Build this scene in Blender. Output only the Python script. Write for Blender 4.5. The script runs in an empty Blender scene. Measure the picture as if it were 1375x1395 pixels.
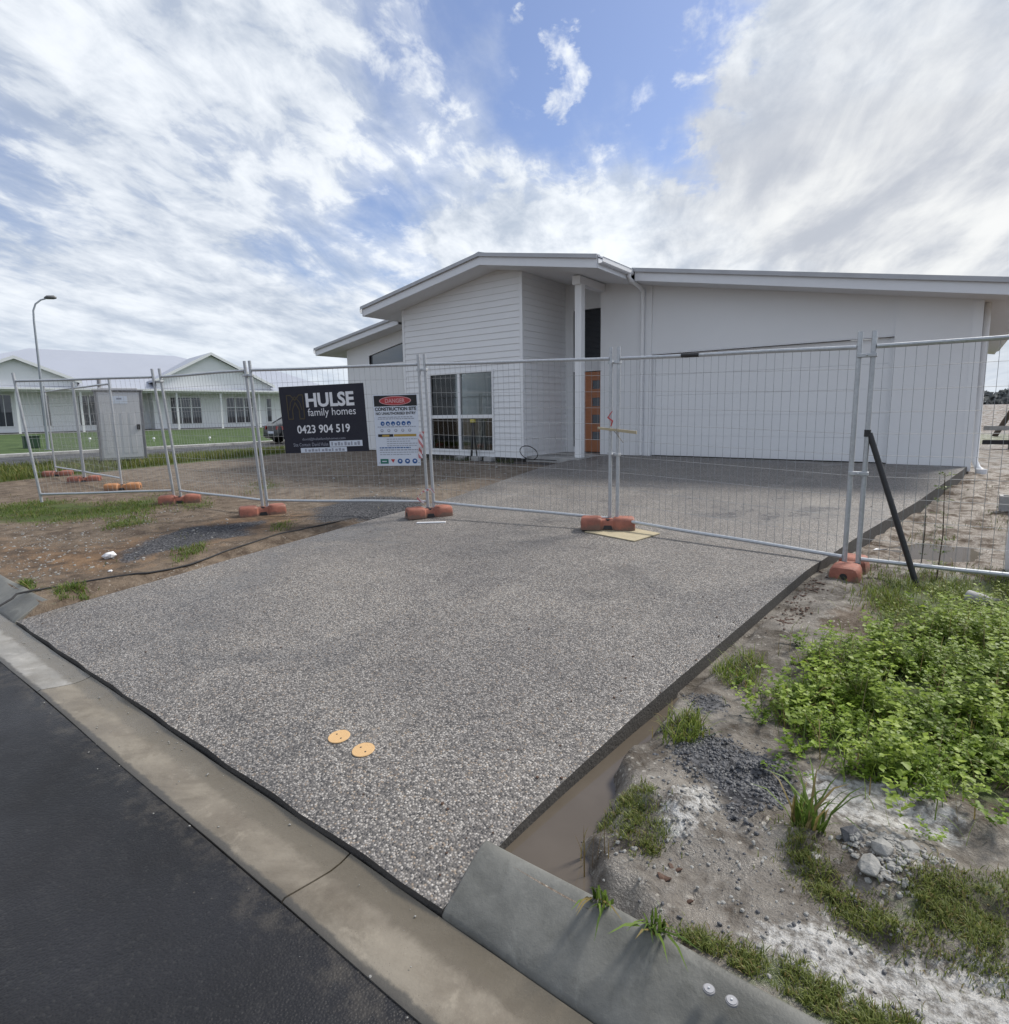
import bpy, bmesh, math, random
import numpy as np
from mathutils import Vector, Matrix

random.seed(7)
rng = np.random.default_rng(11)
scn = bpy.context.scene
col = scn.collection
R = math.radians

# ------------------------------------------------------------------ camera
# world frame: X runs along the kerb (to the right), Y into the property, Z up
CAM_H = 1.6
CF, CPX, CPY = 800.0, 687.5, 665.0          # focal length / principal point in photo pixels (1375 wide)
AX = np.array([[0.79718412, 0.06494706, -0.60023275],
               [0.60355295, -0.11022933, 0.7896666],
               [-0.01487673, -0.99178192, -0.12707206]])
cam_d = bpy.data.cameras.new('camera'); cam = bpy.data.objects.new('camera', cam_d); col.objects.link(cam)
cam_d.sensor_fit = 'HORIZONTAL'; cam_d.sensor_width = 36.0
cam_d.lens = 36.0 * CF / 1375.0
cam_d.shift_y = -(697.5 - CPY) / 1375.0
cam_d.clip_start = 0.05; cam_d.clip_end = 3000
mw = Matrix.Identity(4)
for r in range(3):
    mw[r][0] = AX[r][0]; mw[r][1] = -AX[r][1]; mw[r][2] = -AX[r][2]
mw[2][3] = CAM_H
cam.matrix_world = mw
scn.camera = cam

def ray(u, v): return AX @ np.array([u - CPX, v - CPY, CF])
def gnd(u, v, z=0.0):
    d = ray(u, v); t = (z - CAM_H) / d[2]; return (d[0] * t, d[1] * t)
def pdir(u, v):
    d = ray(u, v); return d / np.linalg.norm(d)

# ------------------------------------------------------------------ light
SUN_AZ, SUN_EL = R(24), R(46)      # azimuth from +Y towards +X
sun_dir = Vector((math.sin(SUN_AZ) * math.cos(SUN_EL), math.cos(SUN_AZ) * math.cos(SUN_EL), math.sin(SUN_EL)))
sl = bpy.data.lights.new('sun', 'SUN'); so = bpy.data.objects.new('sun', sl); col.objects.link(so)
sl.energy = 2.3; sl.angle = R(12); sl.color = (1.0, 0.95, 0.87)
so.rotation_euler = sun_dir.to_track_quat('Z', 'Y').to_euler()
so.location = (0, 0, 30)

scn.view_settings.view_transform = 'Standard'; scn.view_settings.look = 'None'
scn.view_settings.exposure = 0.82; scn.view_settings.gamma = 1.0
scn.view_settings.use_curve_mapping = False
scn.cycles.max_bounces = 6; scn.cycles.transparent_max_bounces = 12
scn.cycles.caustics_reflective = False; scn.cycles.caustics_refractive = False

# ---- small node helper
class NT:
    def __init__(s, tree): s.t = tree; s.n = tree.nodes; s.l = tree.links
    def node(s, typ, props=None, **ins):
        nd = s.n.new(typ)
        for k, v in (props or {}).items(): setattr(nd, k, v)
        for k, v in ins.items():
            key = int(k[1:]) if (k[0] == 'i' and k[1:].isdigit()) else k.replace('_', ' ')
            s.put(nd.inputs[key], v)
        return nd
    def put(s, sock, v):
        if isinstance(v, bpy.types.NodeSocket): s.l.new(v, sock)
        elif isinstance(v, bpy.types.Node): s.l.new(v.outputs[0], sock)
        else:
            try: sock.default_value = v
            except Exception: sock.default_value = (v[0], v[1], v[2], 1.0) if len(v) == 3 else v[:3]
    def math(s, op, a, b=0.0, c=0.0, clamp=False):
        nd = s.n.new('ShaderNodeMath'); nd.operation = op; nd.use_clamp = clamp
        for i, v in enumerate((a, b, c)): s.put(nd.inputs[i], v)
        return nd.outputs[0]
    def vmath(s, op, a, b=(0, 0, 0), out=0):
        nd = s.n.new('ShaderNodeVectorMath'); nd.operation = op
        s.put(nd.inputs[0], a); s.put(nd.inputs[1], b); return nd.outputs[out]
    def mix(s, f, a, b, blend='MIX'):
        nd = s.n.new('ShaderNodeMix'); nd.data_type = 'RGBA'; nd.blend_type = blend
        s.put(nd.inputs[0], f); s.put(nd.inputs[6], a); s.put(nd.inputs[7], b); return nd.outputs[2]
    def step(s, v, lo, hi, to0=0.0, to1=1.0, interp='SMOOTHSTEP'):
        nd = s.n.new('ShaderNodeMapRange'); nd.interpolation_type = interp; nd.clamp = True
        s.put(nd.inputs[0], v); nd.inputs[1].default_value = lo; nd.inputs[2].default_value = hi
        nd.inputs[3].default_value = to0; nd.inputs[4].default_value = to1; return nd.outputs[0]
    def noise(s, vec, scale, detail=4.0, rough=0.55, dist=0.0, out=0):
        nd = s.n.new('ShaderNodeTexNoise'); s.put(nd.inputs['Vector'], vec)
        s.put(nd.inputs['Scale'], scale); s.put(nd.inputs['Detail'], detail); s.put(nd.inputs['Roughness'], rough); s.put(nd.inputs['Distortion'], dist)
        return nd.outputs[out]
    def vor(s, vec, scale, feature='F1', rnd=1.0):
        nd = s.n.new('ShaderNodeTexVoronoi'); nd.feature = feature
        s.put(nd.inputs['Vector'], vec); nd.inputs['Scale'].default_value = scale
        nd.inputs['Randomness'].default_value = rnd; return nd

# ---- sky: clear-sky texture behind a broken cloud sheet
world = bpy.data.worlds.new('World'); scn.world = world; world.use_nodes = True
w = NT(world.node_tree); w.n.clear()
geo = w.node('ShaderNodeTexCoord')
dirv = w.vmath('NORMALIZE', geo.outputs['Generated'])
sky = w.n.new('ShaderNodeTexSky'); sky.sky_type = 'NISHITA'; sky.sun_disc = False
sky.sun_elevation = SUN_EL; sky.sun_rotation = SUN_AZ; sky.air_density = 1.0; sky.dust_density = 1.2; sky.ozone_density = 2.0
sp = w.node('ShaderNodeSeparateXYZ', None, i0=dirv)
zz = w.math('ADD', w.math('MAXIMUM', sp.outputs[2], 0.0), 0.16)
cp = w.node('ShaderNodeCombineXYZ', None, i0=w.math('DIVIDE', sp.outputs[0], zz), i1=w.math('DIVIDE', sp.outputs[1], zz), i2=0.37)
cpv = cp.outputs[0]
def wmap(rot, sx, sy, off=0.0):
    mp = w.node('ShaderNodeMapping', {'vector_type': 'TEXTURE'}, Vector=cpv); mp.inputs['Rotation'].default_value = (0, 0, R(rot)); mp.inputs['Scale'].default_value = (sx, sy, 1.0); mp.inputs['Location'].default_value = (off, off * 0.7, off)
    return mp.outputs[0]
band = wmap(114, 1.9, 0.72)
n_big = w.noise(band, 0.9, 4, 0.5, 0.5)
n_mid = w.noise(band, 2.7, 9, 0.60, 0.45)
n_puff = w.noise(wmap(120, 1.15, 0.8, 3.1), 6.5, 10, 0.60, 0.30)      # small rippled puffs
n_soft = w.noise(wmap(108, 2.4, 0.8, 7.7), 2.0, 7, 0.55, 0.5)
hi = w.step(sp.outputs[2], 0.10, 0.45)
puff = w.math('MULTIPLY', w.math('SUBTRACT', n_puff, 0.5), w.math('ADD', 0.20, w.math('MULTIPLY', hi, 0.66)))
warp = w.vmath('SUBTRACT', w.noise(cpv, 1.7, 8, 0.62, out=1), (0.5, 0.5, 0.5))
wsc = w.n.new('ShaderNodeVectorMath'); wsc.operation = 'SCALE'; w.put(wsc.inputs[0], warp); wsc.inputs['Scale'].default_value = 0.36
dirw = w.vmath('NORMALIZE', w.vmath('ADD', dirv, wsc.outputs[0]))
def blob(u, v, r0, r1, amp, src=None):
    d = pdir(u, v)
    dt = w.vmath('DOT_PRODUCT', src or dirw, tuple(d), out=1)
    return w.step(dt, math.cos(R(r1)), math.cos(R(r0)), 0.0, amp)
def total(bl, src=None):
    acc = None
    for b in bl:
        s_ = blob(*b, src=src); acc = s_ if acc is None else w.math('ADD', acc, s_)
    return acc
bias = total(((800, 0, 4, 17, -0.20), (890, 110, 3, 13, -0.20), (690, 120, 1, 9, -0.12), (470, 60, 1, 9, -0.09), (530, 200, 1, 8, -0.10),
              (100, 130, 2, 12, -0.06), (350, 270, 2, 11, -0.08), (40, 270, 1, 9, -0.05), (560, 300, 1, 7, -0.09), (1010, 150, 1, 10, -0.14), (250, 80, 3, 18, 0.10),
              (1230, 40, 3, 14, 0.20), (1350, 60, 4, 16, 0.08), (610, 60, 1, 7, 0.10), (950, 340, 8, 27, 0.22), (720, 270, 3, 14, 0.12), (1350, 240, 6, 20, 0.2), (80, 450, 8, 30, 0.12)))
lowz = w.step(sp.outputs[2], 0.02, 0.30, 0.12, 0.0)
dens = w.math('ADD', w.math('MULTIPLY', n_big, 0.5), w.math('MULTIPLY', n_mid, 0.5))
base_d = w.math('ADD', w.math('ADD', dens, bias), lowz)
mask_p = w.step(w.math('ADD', base_d, w.math('ADD', puff, 0.03)), 0.36, 0.64)
veil = w.step(w.math('ADD', base_d, w.math('MULTIPLY', w.math('SUBTRACT', n_soft, 0.5), 0.35)), 0.26, 0.62, 0.0, 0.86)
mask = w.math('MAXIMUM', mask_p, veil)
# a few separate puffs in the opening
lone = total(((772, 112, 0.3, 2.3, 0.55), (708, 73, 0.2, 1.6, 0.5), (985, 50, 0.4, 4.0, 0.45)))
lmask = w.step(w.math('ADD', lone, w.math('MULTIPLY', w.math('SUBTRACT', n_puff, 0.5), 1.8)), 0.38, 0.78, 0.0, 0.9)
mask = w.math('MAXIMUM', mask, lmask)
shade = w.math('ADD', w.math('MULTIPLY', n_puff, w.math('ADD', 0.30, w.math('MULTIPLY', hi, 0.35))), w.math('ADD', w.math('MULTIPLY', n_mid, 0.42), w.math('MULTIPLY', n_soft, 0.30)))
shade = w.math('DIVIDE', shade, w.math('ADD', 1.02, w.math('MULTIPLY', hi, 0.35)))
cshade = w.step(shade, 0.36, 0.62)
cgrey = (0.285, 0.325, 0.39); cwhite = (0.545, 0.57, 0.60)
cc = w.mix(cshade, cgrey, cwhite)
dull = total(((1180, 260, 3, 18, 0.8), (1375, 330, 3, 14, 0.7)))
cc = w.mix(w.math('MINIMUM', dull, 0.85), cc, w.mix(w.step(w.math('ADD', w.math('MULTIPLY', n_soft, 0.6), w.math('MULTIPLY', n_mid, 0.4)), 0.40, 0.60), (0.29, 0.305, 0.34), (0.50, 0.505, 0.505)))
sdot = w.vmath('DOT_PRODUCT', dirv, tuple(sun_dir), out=1)
glow = w.step(sdot, 0.35, 1.0, 0.0, 1.0, 'LINEAR')
cc = w.mix(w.math('MULTIPLY', glow, 0.38), cc, w.mix(1.0, cc, (1.30, 1.27, 1.18), 'MULTIPLY'))
haze_low = w.step(sp.outputs[2], 0.0, 0.20, 0.55, 0.0)
cc = w.mix(haze_low, cc, (0.385, 0.435, 0.50))
skyc = w.mix(1.0, sky.outputs[0], (0.062, 0.067, 0.082), 'MULTIPLY')
skyc = w.mix(0.14, skyc, (0.34, 0.38, 0.46))
final = w.mix(w.math('MULTIPLY', mask, 0.97), skyc, cc)
final = w.mix(1.0, final, (10, 10, 10), 'MULTIPLY')
bg = w.node('ShaderNodeBackground', None, Color=final); bg.inputs['Strength'].default_value = 0.1
w.l.new(bg.outputs[0], w.node('ShaderNodeOutputWorld').inputs[0])

# ------------------------------------------------------------------ materials
MAT = {}
def material(name, fn):
    m = bpy.data.materials.new(name); m.use_nodes = True
    t = NT(m.node_tree); t.n.clear()
    b = t.n.new('ShaderNodeBsdfPrincipled'); o = t.n.new('ShaderNodeOutputMaterial'); t.l.new(b.outputs[0], o.inputs[0])
    t.b = b; t.o = o
    tc = t.n.new('ShaderNodeTexCoord'); t.obj = tc.outputs['Object']; t.gen = tc.outputs['Generated']
    gm = t.n.new('ShaderNodeNewGeometry'); t.pos = gm.outputs['Position']
    fn(t); MAT[name] = m; return m
def bump(t, h, dist=0.005, strength=1.0):
    b = t.node('ShaderNodeBump', None, Height=h); b.inputs['Distance'].default_value = dist; b.inputs['Strength'].default_value = strength
    t.l.new(b.outputs[0], t.b.inputs['Normal'])
def plain(name, c, rough=0.6, metal=0.0, var=0.06, scale=6.0, bumpd=0.0, spec=0.5, bscale=None):
    def f(t):
        n = t.noise(t.pos, scale, 5, 0.6)
        cc = t.mix(n, tuple(x * (1 - var * 2) for x in c), tuple(min(1, x * (1 + var * 2)) for x in c))
        t.put(t.b.inputs['Base Color'], cc)
        t.put(t.b.inputs['Roughness'], t.step(t.noise(t.pos, scale * 2.3, 3), 0.3, 0.7, max(0.02, rough - 0.1), min(1, rough + 0.1)))
        t.b.inputs['Metallic'].default_value = metal; t.b.inputs['Specular IOR Level'].default_value = spec
        if bumpd: bump(t, t.noise(t.pos, bscale or scale * 8, 4), bumpd)
    return material(name, f)
plain('wall_paint', (0.80, 0.81, 0.82), 0.62, var=0.018, scale=1.3, bumpd=0.0012, bscale=60)
plain('render_paint', (0.79, 0.80, 0.81), 0.75, var=0.02, scale=0.9, bumpd=0.002, bscale=90)
plain('trim_paint', (0.80, 0.81, 0.82), 0.4, var=0.015)
plain('fascia_paint', (0.74, 0.755, 0.78), 0.4, var=0.02)
plain('soffit_paint', (0.76, 0.76, 0.77), 0.7, var=0.02)
plain('roof_steel', (0.36, 0.38, 0.43), 0.42, 0.2, 0.05, 2.0)
plain('cap_steel', (0.42, 0.43, 0.45), 0.5, 0.2, 0.05, 2.0)
plain('garage_door', (0.80, 0.81, 0.82), 0.5, var=0.02, scale=0.7, bumpd=0.0008, bscale=40)
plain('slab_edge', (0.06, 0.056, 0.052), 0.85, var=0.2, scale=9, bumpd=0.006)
plain('dark_rubber', (0.018, 0.018, 0.02), 0.55, var=0.15)
plain('black_paint', (0.02, 0.02, 0.022), 0.45, var=0.2, scale=20)
plain('interior_wall', (0.76, 0.75, 0.71), 0.8, var=0.03)
plain('interior_floor', (0.34, 0.33, 0.31), 0.7, var=0.1)
def grubby(name, c):
    def f(t):
        n = t.noise(t.pos, 7, 6, 0.65); nf = t.noise(t.pos, 45, 4, 0.7); z_ = t.node('ShaderNodeSeparateXYZ', None, i0=t.gen).outputs[2]
        cc = t.mix(t.step(n, 0.3, 0.7), tuple(x * 0.72 for x in c), tuple(min(1, x * 1.2 + 0.02) for x in c))
        cc = t.mix(t.step(nf, 0.60, 0.78, 0, 0.45), cc, (0.42, 0.33, 0.27))
        dirt_ = t.step(t.math('ADD', t.math('MULTIPLY', z_, 1.2), t.math('MULTIPLY', t.math('SUBTRACT', n, 0.5), 1.6)), 0.55, 0.15)
        cc = t.mix(t.math('MULTIPLY', dirt_, 0.7), cc, (0.14, 0.105, 0.08))
        t.put(t.b.inputs['Base Color'], cc); t.put(t.b.inputs['Roughness'], t.step(n, 0.3, 0.7, 0.5, 0.8)); bump(t, nf, 0.003)
    material(name, f)
grubby('orange_plastic', (0.29, 0.098, 0.062)); grubby('faded_orange', (0.42, 0.19, 0.075))
plain('white_plastic', (0.75, 0.76, 0.78), 0.45, var=0.04)
plain('toilet_plastic', (0.60, 0.60, 0.61), 0.55, var=0.03, scale=2)
plain('toilet_frame', (0.20, 0.20, 0.215), 0.5)
plain('print_white', (0.78, 0.79, 0.82), 0.5, var=0.01)
plain('print_paper', (0.66, 0.71, 0.79), 0.5, var=0.02)
plain('print_navy', (0.010, 0.011, 0.024), 0.5, var=0.1)
plain('print_black', (0.012, 0.012, 0.014), 0.5, var=0.05)
plain('print_grey', (0.32, 0.34, 0.40), 0.5, var=0.03)
plain('print_red', (0.45, 0.05, 0.055), 0.5, var=0.05)
plain('print_pink', (0.62, 0.33, 0.34), 0.5, var=0.05)
plain('print_blue', (0.02, 0.10, 0.30), 0.5, var=0.05)
plain('print_green', (0.02, 0.16, 0.12), 0.5, var=0.05)
plain('print_gold', (0.075, 0.058, 0.030), 0.5, var=0.1)
plain('print_yellow', (0.42, 0.28, 0.06), 0.5, var=0.1)
plain('lid_yellow', (0.58, 0.37, 0.175), 0.6, var=0.06, scale=40)
plain('disc_grey', (0.30, 0.30, 0.315), 0.45, var=0.06, scale=60)
plain('disc_rim', (0.20, 0.20, 0.21), 0.45, var=0.06, scale=60)
plain('screw_dark', (0.05, 0.04, 0.035), 0.5)
plain('timber_pale', (0.42, 0.36, 0.24), 0.8, var=0.12, scale=14)
plain('timber_grey', (0.26, 0.245, 0.22), 0.85, var=0.15, scale=10)
plain('stone_pale', (0.27, 0.265, 0.25), 0.85, var=0.16, scale=25, bumpd=0.006, bscale=60)
plain('stone_dark', (0.07, 0.072, 0.08), 0.6, var=0.25, scale=40, bumpd=0.004, bscale=80)
plain('litter_white', (0.75, 0.75, 0.76), 0.6)
plain('tape_yellow', (0.55, 0.48, 0.08), 0.5)
plain('car_paint', (0.006, 0.007, 0.009), 0.22, 0.0, 0.05)
plain('car_red', (0.35, 0.015, 0.012), 0.25)
plain('car_rim', (0.48, 0.49, 0.5), 0.35, 0.7)
plain('lamp_head', (0.10, 0.105, 0.11), 0.5)
plain('box_green', (0.015, 0.045, 0.022), 0.5)
plain('steel_far', (0.33, 0.36, 0.39), 0.5, 0.5)
plain('far_wall', (0.82, 0.83, 0.84), 0.65, var=0.015)
plain('far_roof', (0.36, 0.385, 0.45), 0.5, 0.1, 0.03, 0.4)
plain('bark', (0.09, 0.075, 0.06), 0.9, var=0.2)
plain('dead_leaf', (0.075, 0.04, 0.026), 0.8, var=0.3, scale=40)
plain('twig', (0.07, 0.05, 0.035), 0.9, var=0.2, scale=40)

def f_galv(t):
    n = t.noise(t.pos, 35, 5, 0.65); n2 = t.noise(t.pos, 5, 3)
    t.put(t.b.inputs['Base Color'], t.mix(n, (0.30, 0.32, 0.34), (0.62, 0.64, 0.66)))
    t.b.inputs['Metallic'].default_value = 0.45
    t.put(t.b.inputs['Roughness'], t.step(n2, 0.3, 0.7, 0.3, 0.55))
material('galvanised', f_galv)

def f_wire(t):
    t.put(t.b.inputs['Base Color'], t.mix(t.noise(t.pos, 12, 3), (0.20, 0.21, 0.22), (0.40, 0.41, 0.42)))
    t.b.inputs['Metallic'].default_value = 0.4; t.b.inputs['Roughness'].default_value = 0.5
material('fence_wire', f_wire)

def f_tape(t):
    s = t.node('ShaderNodeTexWave', {'wave_type': 'BANDS', 'bands_direction': 'DIAGONAL'}, Vector=t.pos); s.inputs['Scale'].default_value = 6.0
    t.put(t.b.inputs['Base Color'], t.mix(t.step(s.outputs[0], 0.45, 0.55), (0.48, 0.17, 0.17), (0.66, 0.62, 0.64)))
material('striped_tape', f_tape)

def glassmat(name, tint, refl=0.10, interior=0.0):
    m = bpy.data.materials.new(name); m.use_nodes = True; t = NT(m.node_tree); t.n.clear()
    lw = t.node('ShaderNodeFresnel'); lw.inputs['IOR'].default_value = 1.5
    gl = t.node('ShaderNodeBsdfGlossy'); gl.inputs['Roughness'].default_value = 0.02; gl.inputs['Color'].default_value = (0.9, 0.93, 0.95, 1)
    if interior: tr = t.node('ShaderNodeBsdfDiffuse'); tr.inputs['Color'].default_value = (*tint, 1)
    else: tr = t.node('ShaderNodeBsdfTransparent'); tr.inputs['Color'].default_value = (*tint, 1)
    f = t.math('ADD', lw.outputs[0], refl, clamp=True)
    mx = t.node('ShaderNodeMixShader', None, i0=f, i1=tr.outputs[0], i2=gl.outputs[0])
    t.l.new(mx.outputs[0], t.node('ShaderNodeOutputMaterial').inputs[0]); MAT[name] = m
glassmat('glass_clear', (0.72, 0.75, 0.75), 0.0)
glassmat('glass_dark', (0.012, 0.014, 0.02), 0.02, 1)
glassmat('glass_tint', (0.03, 0.035, 0.045), 0.04, 1)
glassmat('glass_grey', (0.10, 0.11, 0.125), 0.06, 1)

def f_timberdoor(t):
    m = t.node('ShaderNodeMapping', None, Vector=t.pos); m.inputs['Scale'].default_value = (30, 30, 1.6)
    n = t.noise(m.outputs[0], 2.0, 6, 0.6, 1.2)
    t.put(t.b.inputs['Base Color'], t.mix(n, (0.34, 0.125, 0.055), (0.52, 0.215, 0.10))); t.b.inputs['Roughness'].default_value = 0.45
material('door_timber', f_timberdoor)

def f_asphalt(t):
    v = t.vor(t.pos, 120); vc = t.node('ShaderNodeSeparateColor', None, i0=v.outputs['Color']); n = t.noise(t.pos, 0.9, 6, 0.65); nf = t.noise(t.pos, 90, 4, 0.7); nm = t.noise(t.pos, 14, 5, 0.7)
    c = t.mix(t.step(n, 0.35, 0.68), (0.008, 0.008, 0.0095), (0.016, 0.016, 0.019))
    c = t.mix(t.step(vc.outputs[0], 0.88, 0.99, 0, 0.35), c, (0.040, 0.040, 0.040))
    c = t.mix(t.step(nm, 0.5, 0.75, 0, 0.3), c, (0.035, 0.034, 0.034))
    sp_ = t.vor(t.pos, 42); spc = t.node('ShaderNodeSeparateColor', None, i0=sp_.outputs['Color']); grit = t.math('MULTIPLY', t.step(sp_.outputs['Distance'], 0.17, 0.09), t.math('MULTIPLY', t.step(spc.outputs[1], 0.55, 0.7), t.step(t.noise(t.pos, 1.7, 4, 0.65), 0.50, 0.66)))
    c = t.mix(t.math('MULTIPLY', grit, 0.5), c, (0.16, 0.145, 0.12))
    yy = t.node('ShaderNodeSeparateXYZ', None, i0=t.pos).outputs[1]
    edge = t.math('MULTIPLY', t.step(t.math('ADD', yy, t.math('MULTIPLY', t.math('SUBTRACT', t.noise(t.pos, 5, 5, 0.7), 0.5), 0.5)), 0.80, 0.93), t.step(nm, 0.4, 0.62))
    c = t.mix(t.math('MULTIPLY', edge, 0.25), c, (0.12, 0.105, 0.085))
    t.put(t.b.inputs['Base Color'], c)
    t.put(t.b.inputs['Roughness'], t.step(t.noise(t.pos, 1.4, 5, 0.6), 0.3, 0.7, 0.34, 0.60)); t.b.inputs['Specular IOR Level'].default_value = 0.3
    bump(t, t.math('ADD', t.math('SUBTRACT', 1.0, v.outputs['Distance']), t.math('ADD', nf, nm)), 0.0035, 0.7)
material('asphalt', f_asphalt)

def f_aggregate(t):
    wv = t.vmath('ADD', t.pos, t.vmath('SCALE', t.noise(t.pos, 40, 2, out=1), (0, 0, 0)))
    v = t.vor(t.pos, 108); v2 = t.vor(t.pos, 150)
    hsv = t.node('ShaderNodeSeparateColor', None, i0=v.outputs['Color'])
    ramp = t.n.new('ShaderNodeValToRGB'); t.put(ramp.inputs[0], hsv.outputs[0]); cr = ramp.color_ramp; cr.interpolation = 'CONSTANT'
    stops = [(0, (0.040, 0.040, 0.044)), (0.15, (0.095, 0.092, 0.096)), (0.28, (0.26, 0.245, 0.235)), (0.46, (0.40, 0.38, 0.36)), (0.62, (0.18, 0.172, 0.17)),
             (0.72, (0.46, 0.44, 0.415)), (0.86, (0.36, 0.29, 0.225)), (0.93, (0.58, 0.56, 0.535))]
    while len(cr.elements) < len(stops): cr.elements.new(0.5)
    for e, (p, c) in zip(cr.elements, stops): e.position = p; e.color = (*c, 1)
    edge = t.step(v.outputs['Distance'], 0.34, 0.66)
    c = t.mix(t.math('MULTIPLY', edge, 0.82), ramp.outputs[0], (0.115, 0.108, 0.102))
    c = t.mix(t.step(v2.outputs['Distance'], 0.2, 0.6, 0.0, 0.22), c, (0.10, 0.097, 0.094))
    big = t.noise(t.pos, 0.55, 5, 0.6); mid = t.noise(t.pos, 2.6, 4, 0.6)
    c = t.mix(1.0, c, t.mix(t.step(big, 0.3, 0.7), (0.76, 0.745, 0.745), (1.0, 0.975, 0.95)), 'MULTIPLY')
    c = t.mix(1.0, c, t.mix(t.step(mid, 0.3, 0.7), (0.92, 0.92, 0.92), (1.07, 1.07, 1.06)), 'MULTIPLY')
    tm = t.node('ShaderNodeMapping', None, Vector=t.pos); tm.inputs['Scale'].default_value = (1.7, 0.12, 1.0)
    dustm = t.math('MULTIPLY', t.step(t.noise(tm.outputs[0], 1.3, 5, 0.6), 0.48, 0.70), t.step(t.noise(t.pos, 1.8, 5, 0.7), 0.35, 0.7))
    c = t.mix(t.math('MULTIPLY', dustm, 0.22), c, (0.36, 0.335, 0.30))
    damp = t.math('MULTIPLY', t.step(t.noise(t.pos, 0.8, 6, 0.65, 0.6), 0.52, 0.66), 0.30)
    c = t.mix(damp, c, t.mix(1.0, c, (0.55, 0.55, 0.56), 'MULTIPLY'))
    t.put(t.b.inputs['Base Color'], c)
    t.put(t.b.inputs['Roughness'], t.math('SUBTRACT', t.step(big, 0.3, 0.7, 0.45, 0.70), damp))
    t.b.inputs['Specular IOR Level'].default_value = 0.4
    bump(t, t.math('SUBTRACT', 1.0, v.outputs['Distance']), 0.006, 0.8)
material('aggregate', f_aggregate)

def conc(name, a, b, wet, stain=(0.10, 0.095, 0.085), rough=0.7, silt=False):
    def f(t):
        n = t.noise(t.pos, 3.5, 6, 0.62, 0.3); nf = t.noise(t.pos, 70, 4, 0.7); st = t.noise(t.pos, 9, 5, 0.7, 0.6)
        c = t.mix(t.step(n, 0.32, 0.68), a, b); c = t.mix(t.math('MULTIPLY', t.step(st, 0.52, 0.75), 0.45), c, stain)
        c = t.mix(t.step(nf, 0.58, 0.8, 0, 0.3), c, tuple(min(1, x * 1.5) for x in b))
        big_ = t.noise(t.pos, 1.6, 6, 0.7, 0.8); c = t.mix(t.step(big_, 0.46, 0.70, 0, 0.6), c, tuple(x * 0.8 for x in stain)); c = t.mix(t.step(t.noise(t.pos, 6.5, 6, 0.7, 0.5), 0.56, 0.70, 0, 0.5), c, tuple(min(1, x * 1.35) for x in b))
        pit = t.vor(t.pos, 130); c = t.mix(t.math('MULTIPLY', t.step(pit.outputs['Distance'], 0.16, 0.08), t.step(t.noise(t.pos, 20, 2), 0.5, 0.65)), c, tuple(x * 0.35 for x in a))
        rgh = t.step(n, 0.3, 0.7, rough - wet, rough)
        if silt:     # damp silt lying in the invert of the channel
            yy = t.node('ShaderNodeSeparateXYZ', None, i0=t.pos).outputs[1]
            sl_m = t.step(t.math('ADD', yy, t.math('MULTIPLY', t.math('SUBTRACT', st, 0.5), 0.09)), 1.085, 1.125)
            c = t.mix(t.math('MULTIPLY', sl_m, 0.75), c, (0.105, 0.088, 0.062)); rgh = t.math('SUBTRACT', rgh, t.math('MULTIPLY', sl_m, 0.25))
            ed = t.step(t.math('ADD', yy, t.math('MULTIPLY', t.math('SUBTRACT', st, 0.5), 0.05)), 0.962, 0.945)
            c = t.mix(t.math('MULTIPLY', ed, 0.8), c, (0.05, 0.048, 0.045))
        t.put(t.b.inputs['Base Color'], c); t.put(t.b.inputs['Roughness'], rgh)
        bump(t, t.math('ADD', nf, t.math('MULTIPLY', n, 2.0)), 0.003, 0.6)
    material(name, f)
conc('kerb_concrete', (0.10, 0.10, 0.09), (0.175, 0.174, 0.158), 0.2, (0.06, 0.06, 0.048))
conc('gutter_concrete', (0.145, 0.122, 0.092), (0.215, 0.19, 0.152), 0.35, (0.10, 0.08, 0.055), silt=True)
conc('gutter_pale', (0.20, 0.19, 0.172), (0.29, 0.28, 0.262), 0.3, (0.13, 0.11, 0.08), silt=True)
conc('strip_concrete', (0.36, 0.36, 0.345), (0.48, 0.475, 0.46), 0.1)
conc('block_concrete', (0.30, 0.30, 0.29), (0.42, 0.41, 0.40), 0.1)

def f_water(t):
    n = t.noise(t.pos, 4, 3); t.put(t.b.inputs['Base Color'], t.mix(n, (0.085, 0.070, 0.054), (0.125, 0.106, 0.086)))
    t.b.inputs['Roughness'].default_value = 0.06; t.b.inputs['IOR'].default_value = 1.33
    bump(t, t.noise(t.pos, 14, 2), 0.002, 0.12)
material('muddy_water', f_water)

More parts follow.
